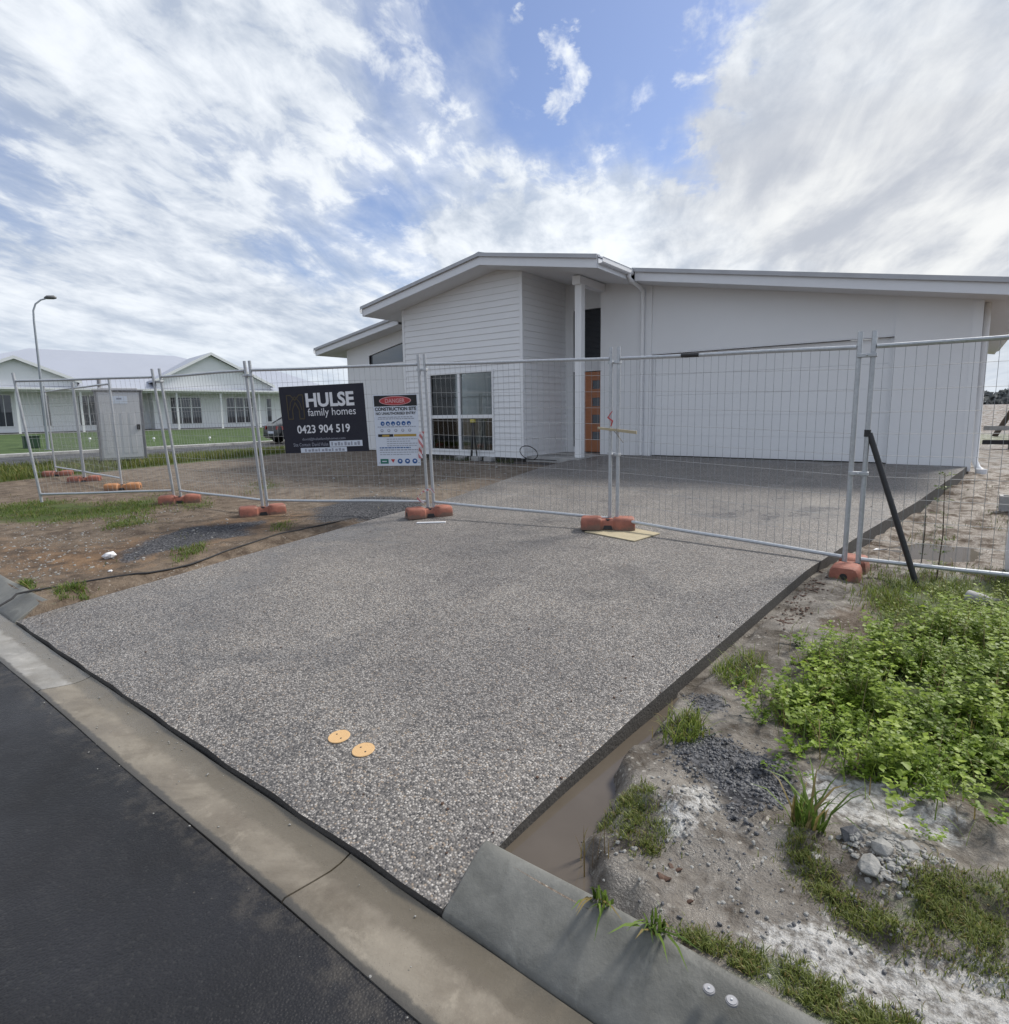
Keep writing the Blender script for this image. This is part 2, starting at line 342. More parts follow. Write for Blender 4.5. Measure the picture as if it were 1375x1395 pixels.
def f_ground(t):
    a1 = t.node('ShaderNodeAttribute', {'attribute_name': 'zone'}); a2 = t.node('ShaderNodeAttribute', {'attribute_name': 'zone2'})
    z1 = t.node('ShaderNodeSeparateColor', None, i0=a1.outputs['Color']); z2 = t.node('ShaderNodeSeparateColor', None, i0=a2.outputs['Color'])
    nb = t.noise(t.pos, 0.8, 5, 0.6); nm = t.noise(t.pos, 4.5, 6, 0.65, 0.4); nf = t.noise(t.pos, 32, 6, 0.7); nff = t.noise(t.pos, 130, 3, 0.6)
    jit = t.math('ADD', t.math('MULTIPLY', t.math('SUBTRACT', nm, 0.5), 0.9), t.math('MULTIPLY', t.math('SUBTRACT', nf, 0.5), 0.7))
    def m(ch, lo=0.35, hi=0.65): return t.step(t.math('ADD', ch, jit), lo, hi)
    dirt = t.mix(t.step(nm, 0.3, 0.7), (0.070, 0.050, 0.036), (0.20, 0.155, 0.115))
    dirt = t.mix(t.step(nf, 0.50, 0.8), dirt, (0.29, 0.25, 0.20))
    orange = t.mix(t.step(nm, 0.32, 0.68), (0.075, 0.045, 0.028), (0.21, 0.135, 0.080))
    dirt = t.mix(m(z2.outputs[1]), dirt, orange)
    lot = t.mix(t.step(nm, 0.3, 0.7), (0.115, 0.092, 0.073), (0.225, 0.19, 0.155))
    dirt = t.mix(t.math('MULTIPLY', z2.outputs[2], 0.85), dirt, lot)
    mud = t.mix(t.step(nm, 0.30, 0.70), (0.082, 0.069, 0.056), (0.245, 0.22, 0.19))
    mud = t.mix(t.step(nf, 0.54, 0.80), mud, (0.36, 0.345, 0.315))
    mud = t.mix(t.step(nf, 0.44, 0.26), mud, (0.050, 0.043, 0.036))
    pl_ = t.node('ShaderNodeAttribute', {'attribute_name': 'pale'})
    mud = t.mix(t.math('MULTIPLY', m(pl_.outputs['Fac']), 0.85), mud, t.mix(t.step(nf, 0.36, 0.62), (0.15, 0.138, 0.122), (0.56, 0.55, 0.53)))
    c = t.mix(m(z1.outputs[0]), dirt, mud)
    vst = t.vor(t.pos, 26); peb = t.math('MULTIPLY', t.step(vst.outputs['Distance'], 0.24, 0.15), t.step(t.noise(t.pos, 3.0, 4), 0.5, 0.62))
    c = t.mix(t.math('MULTIPLY', peb, 0.75), c, (0.46, 0.43, 0.38))
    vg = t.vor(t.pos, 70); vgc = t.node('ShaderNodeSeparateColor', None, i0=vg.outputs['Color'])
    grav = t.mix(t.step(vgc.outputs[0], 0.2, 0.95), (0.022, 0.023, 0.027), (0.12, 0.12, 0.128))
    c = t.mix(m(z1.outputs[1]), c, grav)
    green = t.mix(nf, (0.035, 0.055, 0.014), (0.105, 0.135, 0.04))
    c = t.mix(m(z1.outputs[2]), c, green)
    lawnm = t.node('ShaderNodeAttribute', {'attribute_name': 'lawn'})
    lawn = t.mix(t.step(t.noise(t.pos, 1.3, 6, 0.7), 0.35, 0.65), (0.046, 0.076, 0.028), (0.080, 0.120, 0.046))
    c = t.mix(lawnm.outputs['Fac'], c, lawn)
    t.put(t.b.inputs['Base Color'], c)
    wet = t.math('MAXIMUM', t.math('MULTIPLY', z2.outputs[0], t.step(nm, 0.36, 0.58)), t.math('MULTIPLY', pl_.outputs['Fac'], 0.95))
    t.put(t.b.inputs['Roughness'], t.math('SUBTRACT', 0.92, t.math('MULTIPLY', wet, 0.66)))
    t.put(t.b.inputs['Specular IOR Level'], t.math('ADD', 0.2, t.math('MULTIPLY', wet, 0.5)))
    h = t.math('ADD', t.math('MULTIPLY', nf, 1.0), t.math('ADD', t.math('MULTIPLY', nff, 0.35), t.math('MULTIPLY', nm, 1.6)))
    bump(t, h, 0.022, 0.8)
material('ground_soil', f_ground)

def f_leaf(name, trans=0.38):
    def f(t):
        a = t.node('ShaderNodeAttribute', {'attribute_name': 'tint'})
        t.put(t.b.inputs['Base Color'], a.outputs['Color']); t.b.inputs['Roughness'].default_value = 0.5
        t.b.inputs['Specular IOR Level'].default_value = 0.3
        tr = t.node('ShaderNodeBsdfTranslucent', None, Color=a.outputs['Color'])
        mx = t.node('ShaderNodeMixShader', None, i0=trans, i1=t.b.outputs[0], i2=tr.outputs[0])
        t.l.new(mx.outputs[0], t.o.inputs[0])
    material(name, f)
f_leaf('leaf')

# ------------------------------------------------------------------ mesh helpers
class MB:
    def __init__(s): s.v = []; s.f = []
    def add(s, vs, fs):
        o = len(s.v); s.v += [tuple(map(float, p)) for p in vs]; s.f += [tuple(i + o for i in q) for q in fs]; return s
    def box(s, a, b):
        (x0, y0, z0), (x1, y1, z1) = a, b
        x0, x1 = min(x0, x1), max(x0, x1); y0, y1 = min(y0, y1), max(y0, y1); z0, z1 = min(z0, z1), max(z0, z1)
        return s.add([(x0, y0, z0), (x1, y0, z0), (x1, y1, z0), (x0, y1, z0), (x0, y0, z1), (x1, y0, z1), (x1, y1, z1), (x0, y1, z1)],
                     [(0, 3, 2, 1), (4, 5, 6, 7), (0, 1, 5, 4), (1, 2, 6, 5), (2, 3, 7, 6), (3, 0, 4, 7)])
    def prism(s, poly, off):           # poly: 3D polygon, extruded by vector off
        n = len(poly); p2 = [(p[0] + off[0], p[1] + off[1], p[2] + off[2]) for p in poly]
        return s.add(list(poly) + p2, [tuple(range(n))[::-1], tuple(range(n, 2 * n))] + [(i, (i + 1) % n, n + (i + 1) % n, n + i) for i in range(n)])
    def hexa(s, b, t):                 # bottom quad, top quad
        return s.add(list(b) + list(t), [(3, 2, 1, 0), (4, 5, 6, 7), (0, 1, 5, 4), (1, 2, 6, 5), (2, 3, 7, 6), (3, 0, 4, 7)])
    def tube(s, pts, r, n=8, cap=True):
        pts = [Vector(p) for p in pts]; rs = r if isinstance(r, (list, tuple)) else [r] * len(pts)
        rings = []; up = None
        for i, p in enumerate(pts):
            d = (pts[min(i + 1, len(pts) - 1)] - pts[max(i - 1, 0)]).normalized()
            if up is None: up = Vector((0, 0, 1)) if abs(d.z) < 0.9 else Vector((1, 0, 0))
            a = d.cross(up).normalized(); up = a.cross(d).normalized()
            rings.append([p + (a * math.cos(2 * math.pi * k / n) + up * math.sin(2 * math.pi * k / n)) * rs[i] for k in range(n)])
        vs = [q for g in rings for q in g]; fs = []
        for i in range(len(pts) - 1):
            for k in range(n): fs.append((i * n + k, i * n + (k + 1) % n, (i + 1) * n + (k + 1) % n, (i + 1) * n + k))
        if cap: fs += [tuple(range(n))[::-1], tuple(range((len(pts) - 1) * n, len(pts) * n))]
        return s.add(vs, fs)
    def cyl(s, c, r, h, n=16, r2=None):
        r2 = r if r2 is None else r2
        vs = [(c[0] + r * math.cos(2 * math.pi * k / n), c[1] + r * math.sin(2 * math.pi * k / n), c[2]) for k in range(n)]
        vs += [(c[0] + r2 * math.cos(2 * math.pi * k / n), c[1] + r2 * math.sin(2 * math.pi * k / n), c[2] + h) for k in range(n)]
        return s.add(vs, [tuple(range(n))[::-1], tuple(range(n, 2 * n))] + [(k, (k + 1) % n, n + (k + 1) % n, n + k) for k in range(n)])
    def rock(s, c, r, seed=0, flat=0.7):
        rr = random.Random(seed); ico = []
        t = (1 + 5 ** .5) / 2
        base = [(-1, t, 0), (1, t, 0), (-1, -t, 0), (1, -t, 0), (0, -1, t), (0, 1, t), (0, -1, -t), (0, 1, -t), (t, 0, -1), (t, 0, 1), (-t, 0, -1), (-t, 0, 1)]
        sc = [rr.uniform(.7, 1.25) for _ in range(3)]
        for b in base:
            q = rr.uniform(.75, 1.15) * r / 1.9
            ico.append((c[0] + b[0] * q * sc[0], c[1] + b[1] * q * sc[1], c[2] + b[2] * q * sc[2] * flat))
        return s.add(ico, [(0, 11, 5), (0, 5, 1), (0, 1, 7), (0, 7, 10), (0, 10, 11), (1, 5, 9), (5, 11, 4), (11, 10, 2), (10, 7, 6), (7, 1, 8), (3, 9, 4), (3, 4, 2), (3, 2, 6), (3, 6, 8), (3, 8, 9), (4, 9, 5), (2, 4, 11), (6, 2, 10), (8, 6, 7), (9, 8, 1)])
    def mesh(s, name):
        me = bpy.data.meshes.new(name); me.from_pydata(s.v, [], s.f); me.update(); return me
    def build(s, name, mat, parent=None, smooth=False, bevel=0.0, subsurf=0):
        me = s.mesh(name); me.materials.append(MAT[mat])
        if len(me.polygons) > 2:
            bm = bmesh.new(); bm.from_mesh(me); bmesh.ops.recalc_face_normals(bm, faces=bm.faces); bm.to_mesh(me); bm.free()
        o = bpy.data.objects.new(name, me); col.objects.link(o)
        if smooth:
            me.polygons.foreach_set('use_smooth', [True] * len(me.polygons))
            if not subsurf: me.set_sharp_from_angle(angle=R(40))
        if bevel:
            b = o.modifiers.new('bevel', 'BEVEL'); b.width = bevel; b.segments = 2; b.limit_method = 'ANGLE'; b.angle_limit = R(40)
        if subsurf:
            b = o.modifiers.new('sub', 'SUBSURF'); b.levels = subsurf; b.render_levels = subsurf
        if parent:
            o.parent = parent
            if parent.type == 'EMPTY' and parent.parent is None: o.matrix_parent_inverse = Matrix.Translation(parent.location).inverted()
        return o
def tag(o, label, cat, group=None, kind=None):
    o['label'] = label
    if cat: o['category'] = cat
    if group: o['group'] = group
    if kind: o['kind'] = kind
    return o
def thing(name, label, cat, loc, group=None):
    o = bpy.data.objects.new(name, None); col.objects.link(o); o.location = loc; o.empty_display_size = 0.2
    return tag(o, label, cat, group)
def structure(o, label=None):
    o['kind'] = 'structure'
    if label: o['label'] = label
    return o

# ---- numpy value noise
_perm = rng.random((257, 257)); _perm[256, :] = _perm[0, :]; _perm[:, 256] = _perm[:, 0]
def vnoise(x, y, s):
    x = np.asarray(x, float) * s + 1000.3; y = np.asarray(y, float) * s + 1000.7
    xi = np.floor(x).astype(int); yi = np.floor(y).astype(int); fx = x - xi; fy = y - yi
    fx = fx * fx * (3 - 2 * fx); fy = fy * fy * (3 - 2 * fy); xi %= 256; yi %= 256
    return (_perm[xi, yi] * (1 - fx) + _perm[xi + 1, yi] * fx) * (1 - fy) + (_perm[xi, yi + 1] * (1 - fx) + _perm[xi + 1, yi + 1] * fx) * fy
def fbm(x, y, s, o=4):
    t = 0; a = 0.5
    for i in range(o): t = t + a * vnoise(x + 17.3 * i, y - 9.1 * i, s * 2 ** i); a *= 0.5
    return t - 0.47
def sst(v, a, b):
    t = np.clip((v - a) / (b - a), 0, 1); return t * t * (3 - 2 * t)

# ------------------------------------------------------------------ terrain functions
DYL = [1.16, 1.7, 2.5, 3.9, 5.1, 6.0, 7.1, 8.9, 10.6, 13.3]; DXL = [-5.78, -5.74, -5.81, -6.0, -6.18, -6.27, -6.36, -6.70, -7.0, -7.0]
DYR = [1.16, 1.93, 2.5, 3.4, 5.6, 7.3, 9.3, 12.5, 13.3]; DXR = [-1.2, -1.18, -1.15, -1.08, -0.92, -0.66, -0.29, 0.19, 0.28]
def xl(y): return np.interp(y, DYL, DXL)
def xr(y): return np.interp(y, DYR, DXR)
def slab_z(y): return np.interp(y, [1.2, 1.6, 3, 6, 9, 12.5, 13.2, 60], [.03, .08, .14, .22, .36, .53, .545, .545])
PUD2 = gnd(1292, 752, 0.1)
def ground_z(x, y, detail=True):
    x = np.asarray(x, float); y = np.asarray(y, float)
    left = np.interp(y, [1.43, 3, 5, 8, 11.5, 14, 30], [.125, .165, .21, .30, .40, .43, .43])
    right = np.interp(y, [1.43, 2.5, 6, 9, 13, 20], [.125, .12, .115, .20, .40, .43])
    wgt = sst(x, -5.8, -1.2); z = left * (1 - wgt) + right * wgt
    z = np.where(x < -17, z + (0.2 - z) * sst(-x, 17, 22), z)
    z = np.where(x < -29, 0.2 + 0.42 * sst(-x, 30, 50), z)
    z = np.where((y > 34) & (x > -16), z + 1.25 * sst(y, 36, 52) * sst(x, -14, 2), z)
    if detail:
        rz = sst(x, -1.3, -0.7) * sst(y, 1.42, 1.7) * (1 - sst(y, 12, 15))
        z = z + rz * (fbm(x, y, 1.6, 5) * 0.13 + fbm(x, y, 8, 4) * 0.055)
        lz = (1 - sst(x, -6.0, -5.5)) * sst(y, 1.45, 2.0) * sst(x, -21, -17)
        z = z + lz * (fbm(x, y, 1.0, 5) * 0.06 + fbm(x, y, 8, 3) * 0.012)
        # mounds
        def mound(cx, cy, rx, ry, h):
            return h * np.exp(-(((x - cx) / rx) ** 2 + ((y - cy) / ry) ** 2))
        m1 = gnd(930, 1105, 0.14); z = z + mound(m1[0], m1[1], 0.13, 0.10, 0.065)
        z = z + rz * (1 - sst(y, 5, 7)) * (np.clip(fbm(x, y, 14, 3) - 0.10, 0, 1) * 0.16 - np.clip(fbm(x + 50, y, 7, 3) - 0.14, 0, 1) * 0.18)
        m2 = gnd(1200, 1170, 0.14); z = z + mound(m2[0], m2[1], 0.17, 0.11, 0.05)
        z = z - mound(PUD2[0], PUD2[1], 0.42, 0.45, 0.10)
    # trench with water along the right edge of the slab
    dxr = x - xr(y); wd = np.interp(y, [1.43, 1.75, 2.15, 2.8, 5, 9, 12, 13], [.40, .25, .12, .07, .055, .05, .05, .02]) * (1 + 0.9 * fbm(x, y, 5.0, 3))
    tr = (1 - sst(dxr, wd * 0.75, wd * 1.5)) * sst(y, 1.40, 1.46) * (1 - sst(y, 12.8, 13.1)) * (x > -3.5)
    floor_ = np.minimum(slab_z(y) - 0.085, z) ; floor_ = np.where(y < 3.0, np.minimum(floor_, 0.005 + 0.02 * sst(y, 2.2, 3.0)), floor_)
    z = z * (1 - tr) + floor_ * tr
    # left edge of slab: a shallow gap
    dxl = xl(y) - x; tl = (1 - sst(dxl, 0.10, 0.30)) * (x < -3.5) * sst(y, 1.45, 1.8) * (1 - sst(y, 12.5, 13.3))
    z = z * (1 - tl) + np.minimum(z, slab_z(y) - 0.035) * tl
    ins = (x > xl(y) + 0.03) & (x < xr(y) + np.where(y < 1.8, 0.012, -0.03)) & (y > 1.2) & (y < 13.6)
    z = np.where(ins, slab_z(y) - 0.16, z)
    z = np.where((x < -6.9) & (x > -6.9 - 0.5) & (y > 11.0) & (y < 13.3), np.minimum(z, 0.40), z)
    z = np.where(y < 1.40, np.where(y < 1.2, -0.10, z - 0.2), z)
    z = np.where((x < -21.8) & (y < 1.6), -0.1, z)
    return z
def gzs(x, y): return float(ground_z(np.array([x]), np.array([y]))[0])

def axis(segs):
    out = []
    for a, b, st in segs: out += list(np.arange(a, b - 1e-6, st))
    out.append(segs[-1][1]); return np.array(out)
gx = axis([(-600, -120, 60), (-120, -60, 10), (-60, -22, 2.0), (-22, -13, 0.4), (-13, -5.6, 0.09), (-5.6, -1.5, 0.45), (-1.5, 1.2, 0.026), (1.2, 3, 0.12), (3, 12, 0.8), (12, 60, 6), (60, 600, 60)])
gy = axis([(-400, -40, 60), (-40, -1, 8), (-1, 1.40, 0.3), (1.40, 4.2, 0.026), (4.2, 8.0, 0.06), (8, 14, 0.15), (14, 30, 0.8), (30, 60, 2), (60, 160, 12), (160, 700, 60)])
GX, GY = np.meshgrid(gx, gy, indexing='ij'); GZ = ground_z(GX, GY)
nx, ny = GX.shape
verts = np.stack([GX.ravel(), GY.ravel(), GZ.ravel()], 1)
idx = np.arange(nx * ny).reshape(nx, ny)
quads = np.stack([idx[:-1, :-1], idx[1:, :-1], idx[1:, 1:], idx[:-1, 1:]], -1).reshape(-1, 4)
def fast_mesh(name, verts, faces_list):
    # faces_list: list of (n,k) int arrays
    me = bpy.data.meshes.new(name); me.vertices.add(len(verts)); me.vertices.foreach_set('co', np.asarray(verts, np.float32).ravel())
    loops = np.concatenate([f.ravel() for f in faces_list]); sizes = np.concatenate([np.full(len(f), f.shape[1]) for f in faces_list])
    starts = np.concatenate([[0], np.cumsum(sizes)[:-1]])
    me.loops.add(len(loops)); me.loops.foreach_set('vertex_index', loops.astype(np.int32))
    me.polygons.add(len(sizes)); me.polygons.foreach_set('loop_start', starts.astype(np.int32)); me.polygons.foreach_set('loop_total', sizes.astype(np.int32))
    me.update(calc_edges=True); me.validate(); return me
def inpoly(px, py, poly):
    inside = np.zeros(len(px), bool); n = len(poly)
    for i in range(n):
        x1, y1 = poly[i]; x2, y2 = poly[(i + 1) % n]
        c = ((y1 > py) != (y2 > py)) & (px < (x2 - x1) * (py - y1) / (y2 - y1 + 1e-12) + x1); inside ^= c
    return inside
def wpoly(pts, z=0.14): return [gnd(u, v, z) for u, v in pts]
def polysoft(X, Y, poly, soft):
    # soft mask: 1 inside, falling off over 'soft' metres
    px, py = X.ravel(), Y.ravel(); d = np.full(px.shape, 1e9); n = len(poly)
    for i in range(n):
        a = np.array(poly[i]); b = np.array(poly[(i + 1) % n]); ab = b - a
        t = np.clip(((px - a[0]) * ab[0] + (py - a[1]) * ab[1]) / (ab @ ab + 1e-12), 0, 1)
        d = np.minimum(d, np.hypot(px - a[0] - t * ab[0], py - a[1] - t * ab[1]))
    ins = inpoly(px, py, poly); sd = np.where(ins, d, -d)
    return np.clip(0.5 + sd / (2 * soft), 0, 1).reshape(X.shape)

WEED = wpoly([(1050, 950), (1090, 905), (1150, 880), (1230, 850), (1375, 850), (1430, 1130), (1350, 1125), (1270, 1085), (1195, 1050), (1120, 1000)], 0.15)
GRASS_R = {
    'moss_bank': wpoly([(800, 1085), (880, 1075), (915, 1140), (890, 1165), (825, 1120)]),
    'low_turf': wpoly([(1065, 1150), (1110, 1130), (1160, 1225), (1300, 1190), (1420, 1200), (1440, 1360), (1290, 1290), (1170, 1250), (1090, 1200)]),
    'kerb_turf': wpoly([(915, 1262), (990, 1275), (1120, 1325), (1240, 1385), (1330, 1440), (1230, 1450), (1120, 1400), (1000, 1335)]),
    'edge_tuft': wpoly([(975, 905), (1010, 885), (1045, 900), (1030, 925), (990, 925)]),
    'edge_tuft2': wpoly([(900, 990), (955, 975), (960, 1005), (905, 1015)]),
    'fence_turf': wpoly([(1170, 800), (1230, 780), (1420, 785), (1420, 870), (1290, 850), (1190, 850)]),
}
GRASS_L = {
    'strip': wpoly([(-40, 690), (60, 676), (160, 682), (228, 668), (232, 682), (170, 698), (60, 705), (-40, 705)], 0.24),
    'patch': wpoly([(135, 702), (200, 694), (205, 708), (150, 716)], 0.24),
    'kerbside': wpoly([(78, 800), (110, 792), (118, 806), (85, 820)], 0.15),
    'kerbside2': wpoly([(10, 795), (40, 790), (42, 806), (20, 806)], 0.15),
    'midpatch': wpoly([(235, 748), (275, 738), (275, 754), (240, 762)], 0.19),
    'footpatch': wpoly([(240, 684), (280, 678), (290, 690), (250, 694)], 0.22),
    'footpatch2': wpoly([(372, 714), (400, 708), (398, 720), (378, 724)], 0.2),
    'behind': wpoly([(330, 664), (372, 652), (380, 662), (340, 672)], 0.27),
}
GRAVEL_PATCHES = [(wpoly([(905, 985), (960, 990), (1040, 1020), (1095, 1040), (1085, 1085), (1040, 1110), (1000, 1130), (960, 1075), (915, 1040)]), .06, 1.0),
                  (wpoly([(930, 940), (985, 940), (1000, 965), (945, 970)]), .05, .8),
                  (wpoly([(150, 750), (260, 715), (370, 705), (345, 725), (240, 745), (165, 768)], 0.2), .15, .85),
                  (wpoly([(410, 690), (470, 678), (560, 678), (600, 690), (520, 702), (430, 704)], 0.25), .2, 1.0),
                  (wpoly([(590, 690), (640, 660), (700, 645), (745, 632), (735, 640), (640, 680)], 0.32), .25, .55)]
ORANGE = [(wpoly([(-60, 780), (-60, 720), (150, 730), (300, 700), (460, 690), (420, 715), (250, 760), (100, 800)], 0.2), .5, .75)]

WGX = GX + 0.20 * fbm(GX, GY, 3.0, 4) + np.where(GX < -3, 0.5 * fbm(GX, GY, 1.1, 4), 0); WGY = GY + 0.20 * fbm(GX + 31, GY + 7, 3.0, 4) + np.where(GX < -3, 0.5 * fbm(GX + 11, GY + 3, 1.1, 4), 0)
zone = np.zeros((nx, ny, 4), np.float32); zone2 = np.zeros((nx, ny, 4), np.float32); lawn = np.zeros((nx, ny), np.float32)
mudz = sst(GX, -1.45, -1.2) * sst(GY, 1.3, 1.5) * (1 - sst(GY, 7.5, 11))
mudz = mudz * (0.80 + 0.5 * fbm(GX, GY, 0.8, 3))
zone[..., 0] = np.clip(mudz, 0, 1)
PALE = wpoly([(1010, 1270), (1110, 1240), (1220, 1290), (1400, 1330), (1500, 1480), (1250, 1480), (1120, 1340)]); PALE2 = wpoly([(1090, 1040), (1200, 1070), (1320, 1120), (1330, 1170), (1150, 1120), (1080, 1080)]); PALE3 = wpoly([(870, 1110), (950, 1060), (990, 1110), (940, 1150), (890, 1150)])
pale = np.maximum(np.maximum(polysoft(WGX, WGY, PALE, 0.10), 0.8 * polysoft(WGX, WGY, PALE2, 0.08)), 0.6 * polysoft(WGX, WGY, PALE3, 0.05))
BROWN = wpoly([(1130, 830), (1200, 815), (1290, 835), (1270, 870), (1180, 880), (1125, 860)])
zone[..., 0] *= 1 - 0.9 * polysoft(WGX, WGY, BROWN, 0.16)
zone[..., 0] = np.clip(zone[..., 0] * (1 - 0.35 * polysoft(WGX, WGY, WEED, 0.15)), 0, 1)
for p, s_, a in GRAVEL_PATCHES: zone[..., 1] = np.maximum(zone[..., 1], polysoft(WGX, WGY, p, s_ * 1.6) * a * 0.9)
for k, p in {**GRASS_R, **GRASS_L}.items(): zone[..., 2] = np.maximum(zone[..., 2], polysoft(WGX, WGY, p, 0.12 if k in GRASS_R else 0.3) * 0.6)
zone[..., 2] = np.maximum(zone[..., 2], polysoft(WGX, WGY, WEED, 0.14) * 0.62)
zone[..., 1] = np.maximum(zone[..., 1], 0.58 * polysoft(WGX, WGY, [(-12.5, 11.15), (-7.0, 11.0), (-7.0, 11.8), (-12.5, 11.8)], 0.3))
zone[..., 1] = np.maximum(zone[..., 1], 0.50 * sst(GY, 34, 38) * sst(GX, -14, 0))
zone[..., 1] = np.maximum(zone[..., 1], 0.44 * sst(GY, 11, 15) * sst(GX, -0.5, 0.3))
zone[..., 0] *= 1 - 0.55 * sst(GY, 5.8, 7.0)
verge_far = sst(-GX, 16.6, 18.4) * (1 - sst(-GX, 22.6, 23.2)) * sst(GY, 2, 3)
zone[..., 2] = np.maximum(zone[..., 2], verge_far)
zone[..., 2] = np.maximum(zone[..., 2], 0.55 * sst(GY, 21, 24) * (1 - sst(GY, 31, 35)) * sst(GX, -10, 0))
lawn[:] = sst(-GX, 28.4, 28.8) * sst(GY, 0.5, 2.0)
zone2[..., 0] = np.clip(sst(GX, -1.4, -1.2) * (0.45 + 0.9 * (1 - sst(GY, 1.8, 2.3)) + 0.5 * sst(GY, 6.0, 7.0)), 0, 1)
for p, s_, a in ORANGE: zone2[..., 1] = np.maximum(zone2[..., 1], polysoft(WGX, WGY, p, s_ * 1.5) * a * 0.8)
zone2[..., 1] = np.maximum(zone2[..., 1], 0.8 * sst(GY, 33, 37))
zone2[..., 2] = np.maximum((1 - sst(GX, -5.5, -5.0)) * sst(GY, 4.9, 6.2), 0.0)
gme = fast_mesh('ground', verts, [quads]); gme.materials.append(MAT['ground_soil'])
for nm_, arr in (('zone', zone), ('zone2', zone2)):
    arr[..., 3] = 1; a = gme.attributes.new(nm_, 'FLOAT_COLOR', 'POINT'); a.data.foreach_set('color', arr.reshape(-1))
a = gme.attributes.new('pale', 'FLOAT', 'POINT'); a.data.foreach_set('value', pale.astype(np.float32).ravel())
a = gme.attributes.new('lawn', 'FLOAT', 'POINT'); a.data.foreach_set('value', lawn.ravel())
gme.polygons.foreach_set('use_smooth', np.ones(len(gme.polygons), bool))
ground = bpy.data.objects.new('ground', gme); col.objects.link(ground); structure(ground)

# ------------------------------------------------------------------ roads, kerb, driveway
def grid_sheet(xs, ys, zf):
    X, Y = np.meshgrid(np.array(xs), np.array(ys), indexing='ij'); Z = zf(X, Y); a, b = X.shape
    i = np.arange(a * b).reshape(a, b)
    return np.stack([X.ravel(), Y.ravel(), Z.ravel()], 1), np.stack([i[:-1, :-1], i[1:, :-1], i[1:, 1:], i[:-1, 1:]], -1).reshape(-1, 4)
def sheet_obj(name, mat, xs, ys, zf):
    v, f = grid_sheet(xs, ys, zf); me = fast_mesh(name, v, [f]); me.materials.append(MAT[mat])
    me.polygons.foreach_set('use_smooth', np.ones(len(me.polygons), bool))
    o = bpy.data.objects.new(name, me); col.objects.link(o); return o
road = sheet_obj('road', 'asphalt', list(np.arange(-60, 60.1, 0.5)), [-7.2, -6, -4, -3, -2, -1, -.5, 0, .3, .6, .8, .93],
                 lambda X, Y: 0.012 + 0.05 * np.clip((0.93 - Y) / 3.5, 0, 1) + 0.004 * fbm(X, Y, 2.0, 3)); structure(road)
side_road = sheet_obj('side_road', 'asphalt', [-28.1, -27, -25.3, -23.5, -22.6], list(np.arange(0.9, 120, 4)), lambda X, Y: 0.225 + 0.05 * (1 - ((X + 25.3) / 2.9) ** 2) - 0.19 * (Y < 1)); structure(side_road)
# gutter channel, cast in lengths with open joints
gutter = bpy.data.objects.new('gutter', None); col.objects.link(gutter); gutter.location = (0, 1.06, 0); structure(gutter)
jx = [-22.0, -18.2, -14.9, -11.6, -9.2, -6.75, -4.18, -1.655, 0.9, 3.4, 6.0, 8.6, 12, 18, 26, 40]
for i in range(len(jx) - 1):
    a, b = jx[i] + 0.004, jx[i + 1] - 0.004; m = MB(); n = max(2, int((b - a) / 0.4))
    prof = [(0.932, 0.016), (0.945, 0.022), (1.03, 0.008), (1.12, -0.004), (1.165, -0.002), (1.205, 0.008), (1.205, -0.2), (0.932, -0.2)]
    xs = np.linspace(a, b, n); k = len(prof)
    vs = [(x, p[0] + 0.004 * math.sin(x * 3.1 + p[1] * 90), p[1]) for x in xs for p in prof]
    fs = [(q * k + j, (q + 1) * k + j, (q + 1) * k + (j + 1) % k, q * k + (j + 1) % k) for q in range(n - 1) for j in range(k)]
    fs += [tuple(range(k)), tuple(range((n - 1) * k, n * k))[::-1]]
    m.add(vs, fs); m.build('gutter_length', 'gutter_pale' if b < -1.7 else 'gutter_concrete', gutter, smooth=True)
# rolled kerb either side of the crossing
kerb = bpy.data.objects.new('kerb', None); col.objects.link(kerb); kerb.location = (0, 1.32, 0); structure(kerb)
def kerb_run(a, b, cut_a=None, cut_b=None):
    prof = [(1.207, -0.15), (1.207, 0.012), (1.218, 0.026), (1.275, 0.058), (1.34, 0.094), (1.40, 0.126), (1.425, 0.134), (1.442, 0.132), (1.45, 0.120), (1.452, -0.15)]
    n = max(2, int((b - a) / 0.08)); k = len(prof); vs = []
    for x in np.linspace(a, b, n):
        for (y, z) in prof:
            xx = x
            if cut_a is not None and x == a: xx = a + cut_a * (y - 1.207)
            if cut_b is not None and abs(x - b) < 1e-9: xx = b + cut_b * (y - 1.207)
            vs.append((xx, y + 0.003 * math.sin(x * 5.3 + 1.7 * math.sin(x * 2.1)) * (y > 1.3), z + 0.0025 * math.sin(x * 7.7 + y * 40)))
    fs = [(q * k + j, (q + 1) * k + j, (q + 1) * k + (j + 1) % k, q * k + (j + 1) % k) for q in range(n - 1) for j in range(k)]
    fs += [tuple(range(k)), tuple(range((n - 1) * k, n * k))[::-1]]
    MB().add(vs, fs).build('kerb_length', 'kerb_concrete', kerb, smooth=True, bevel=0.006)
kerb_run(-1.196, 0.895); kerb_run(0.905, 6.0); kerb_run(6.01, 18.0); kerb_run(18.01, 40.0)
kerb_run(-9.2, -5.80, cut_b=-0.2); kerb_run(-14.9, -9.21); kerb_run(-22.0, -14.91)
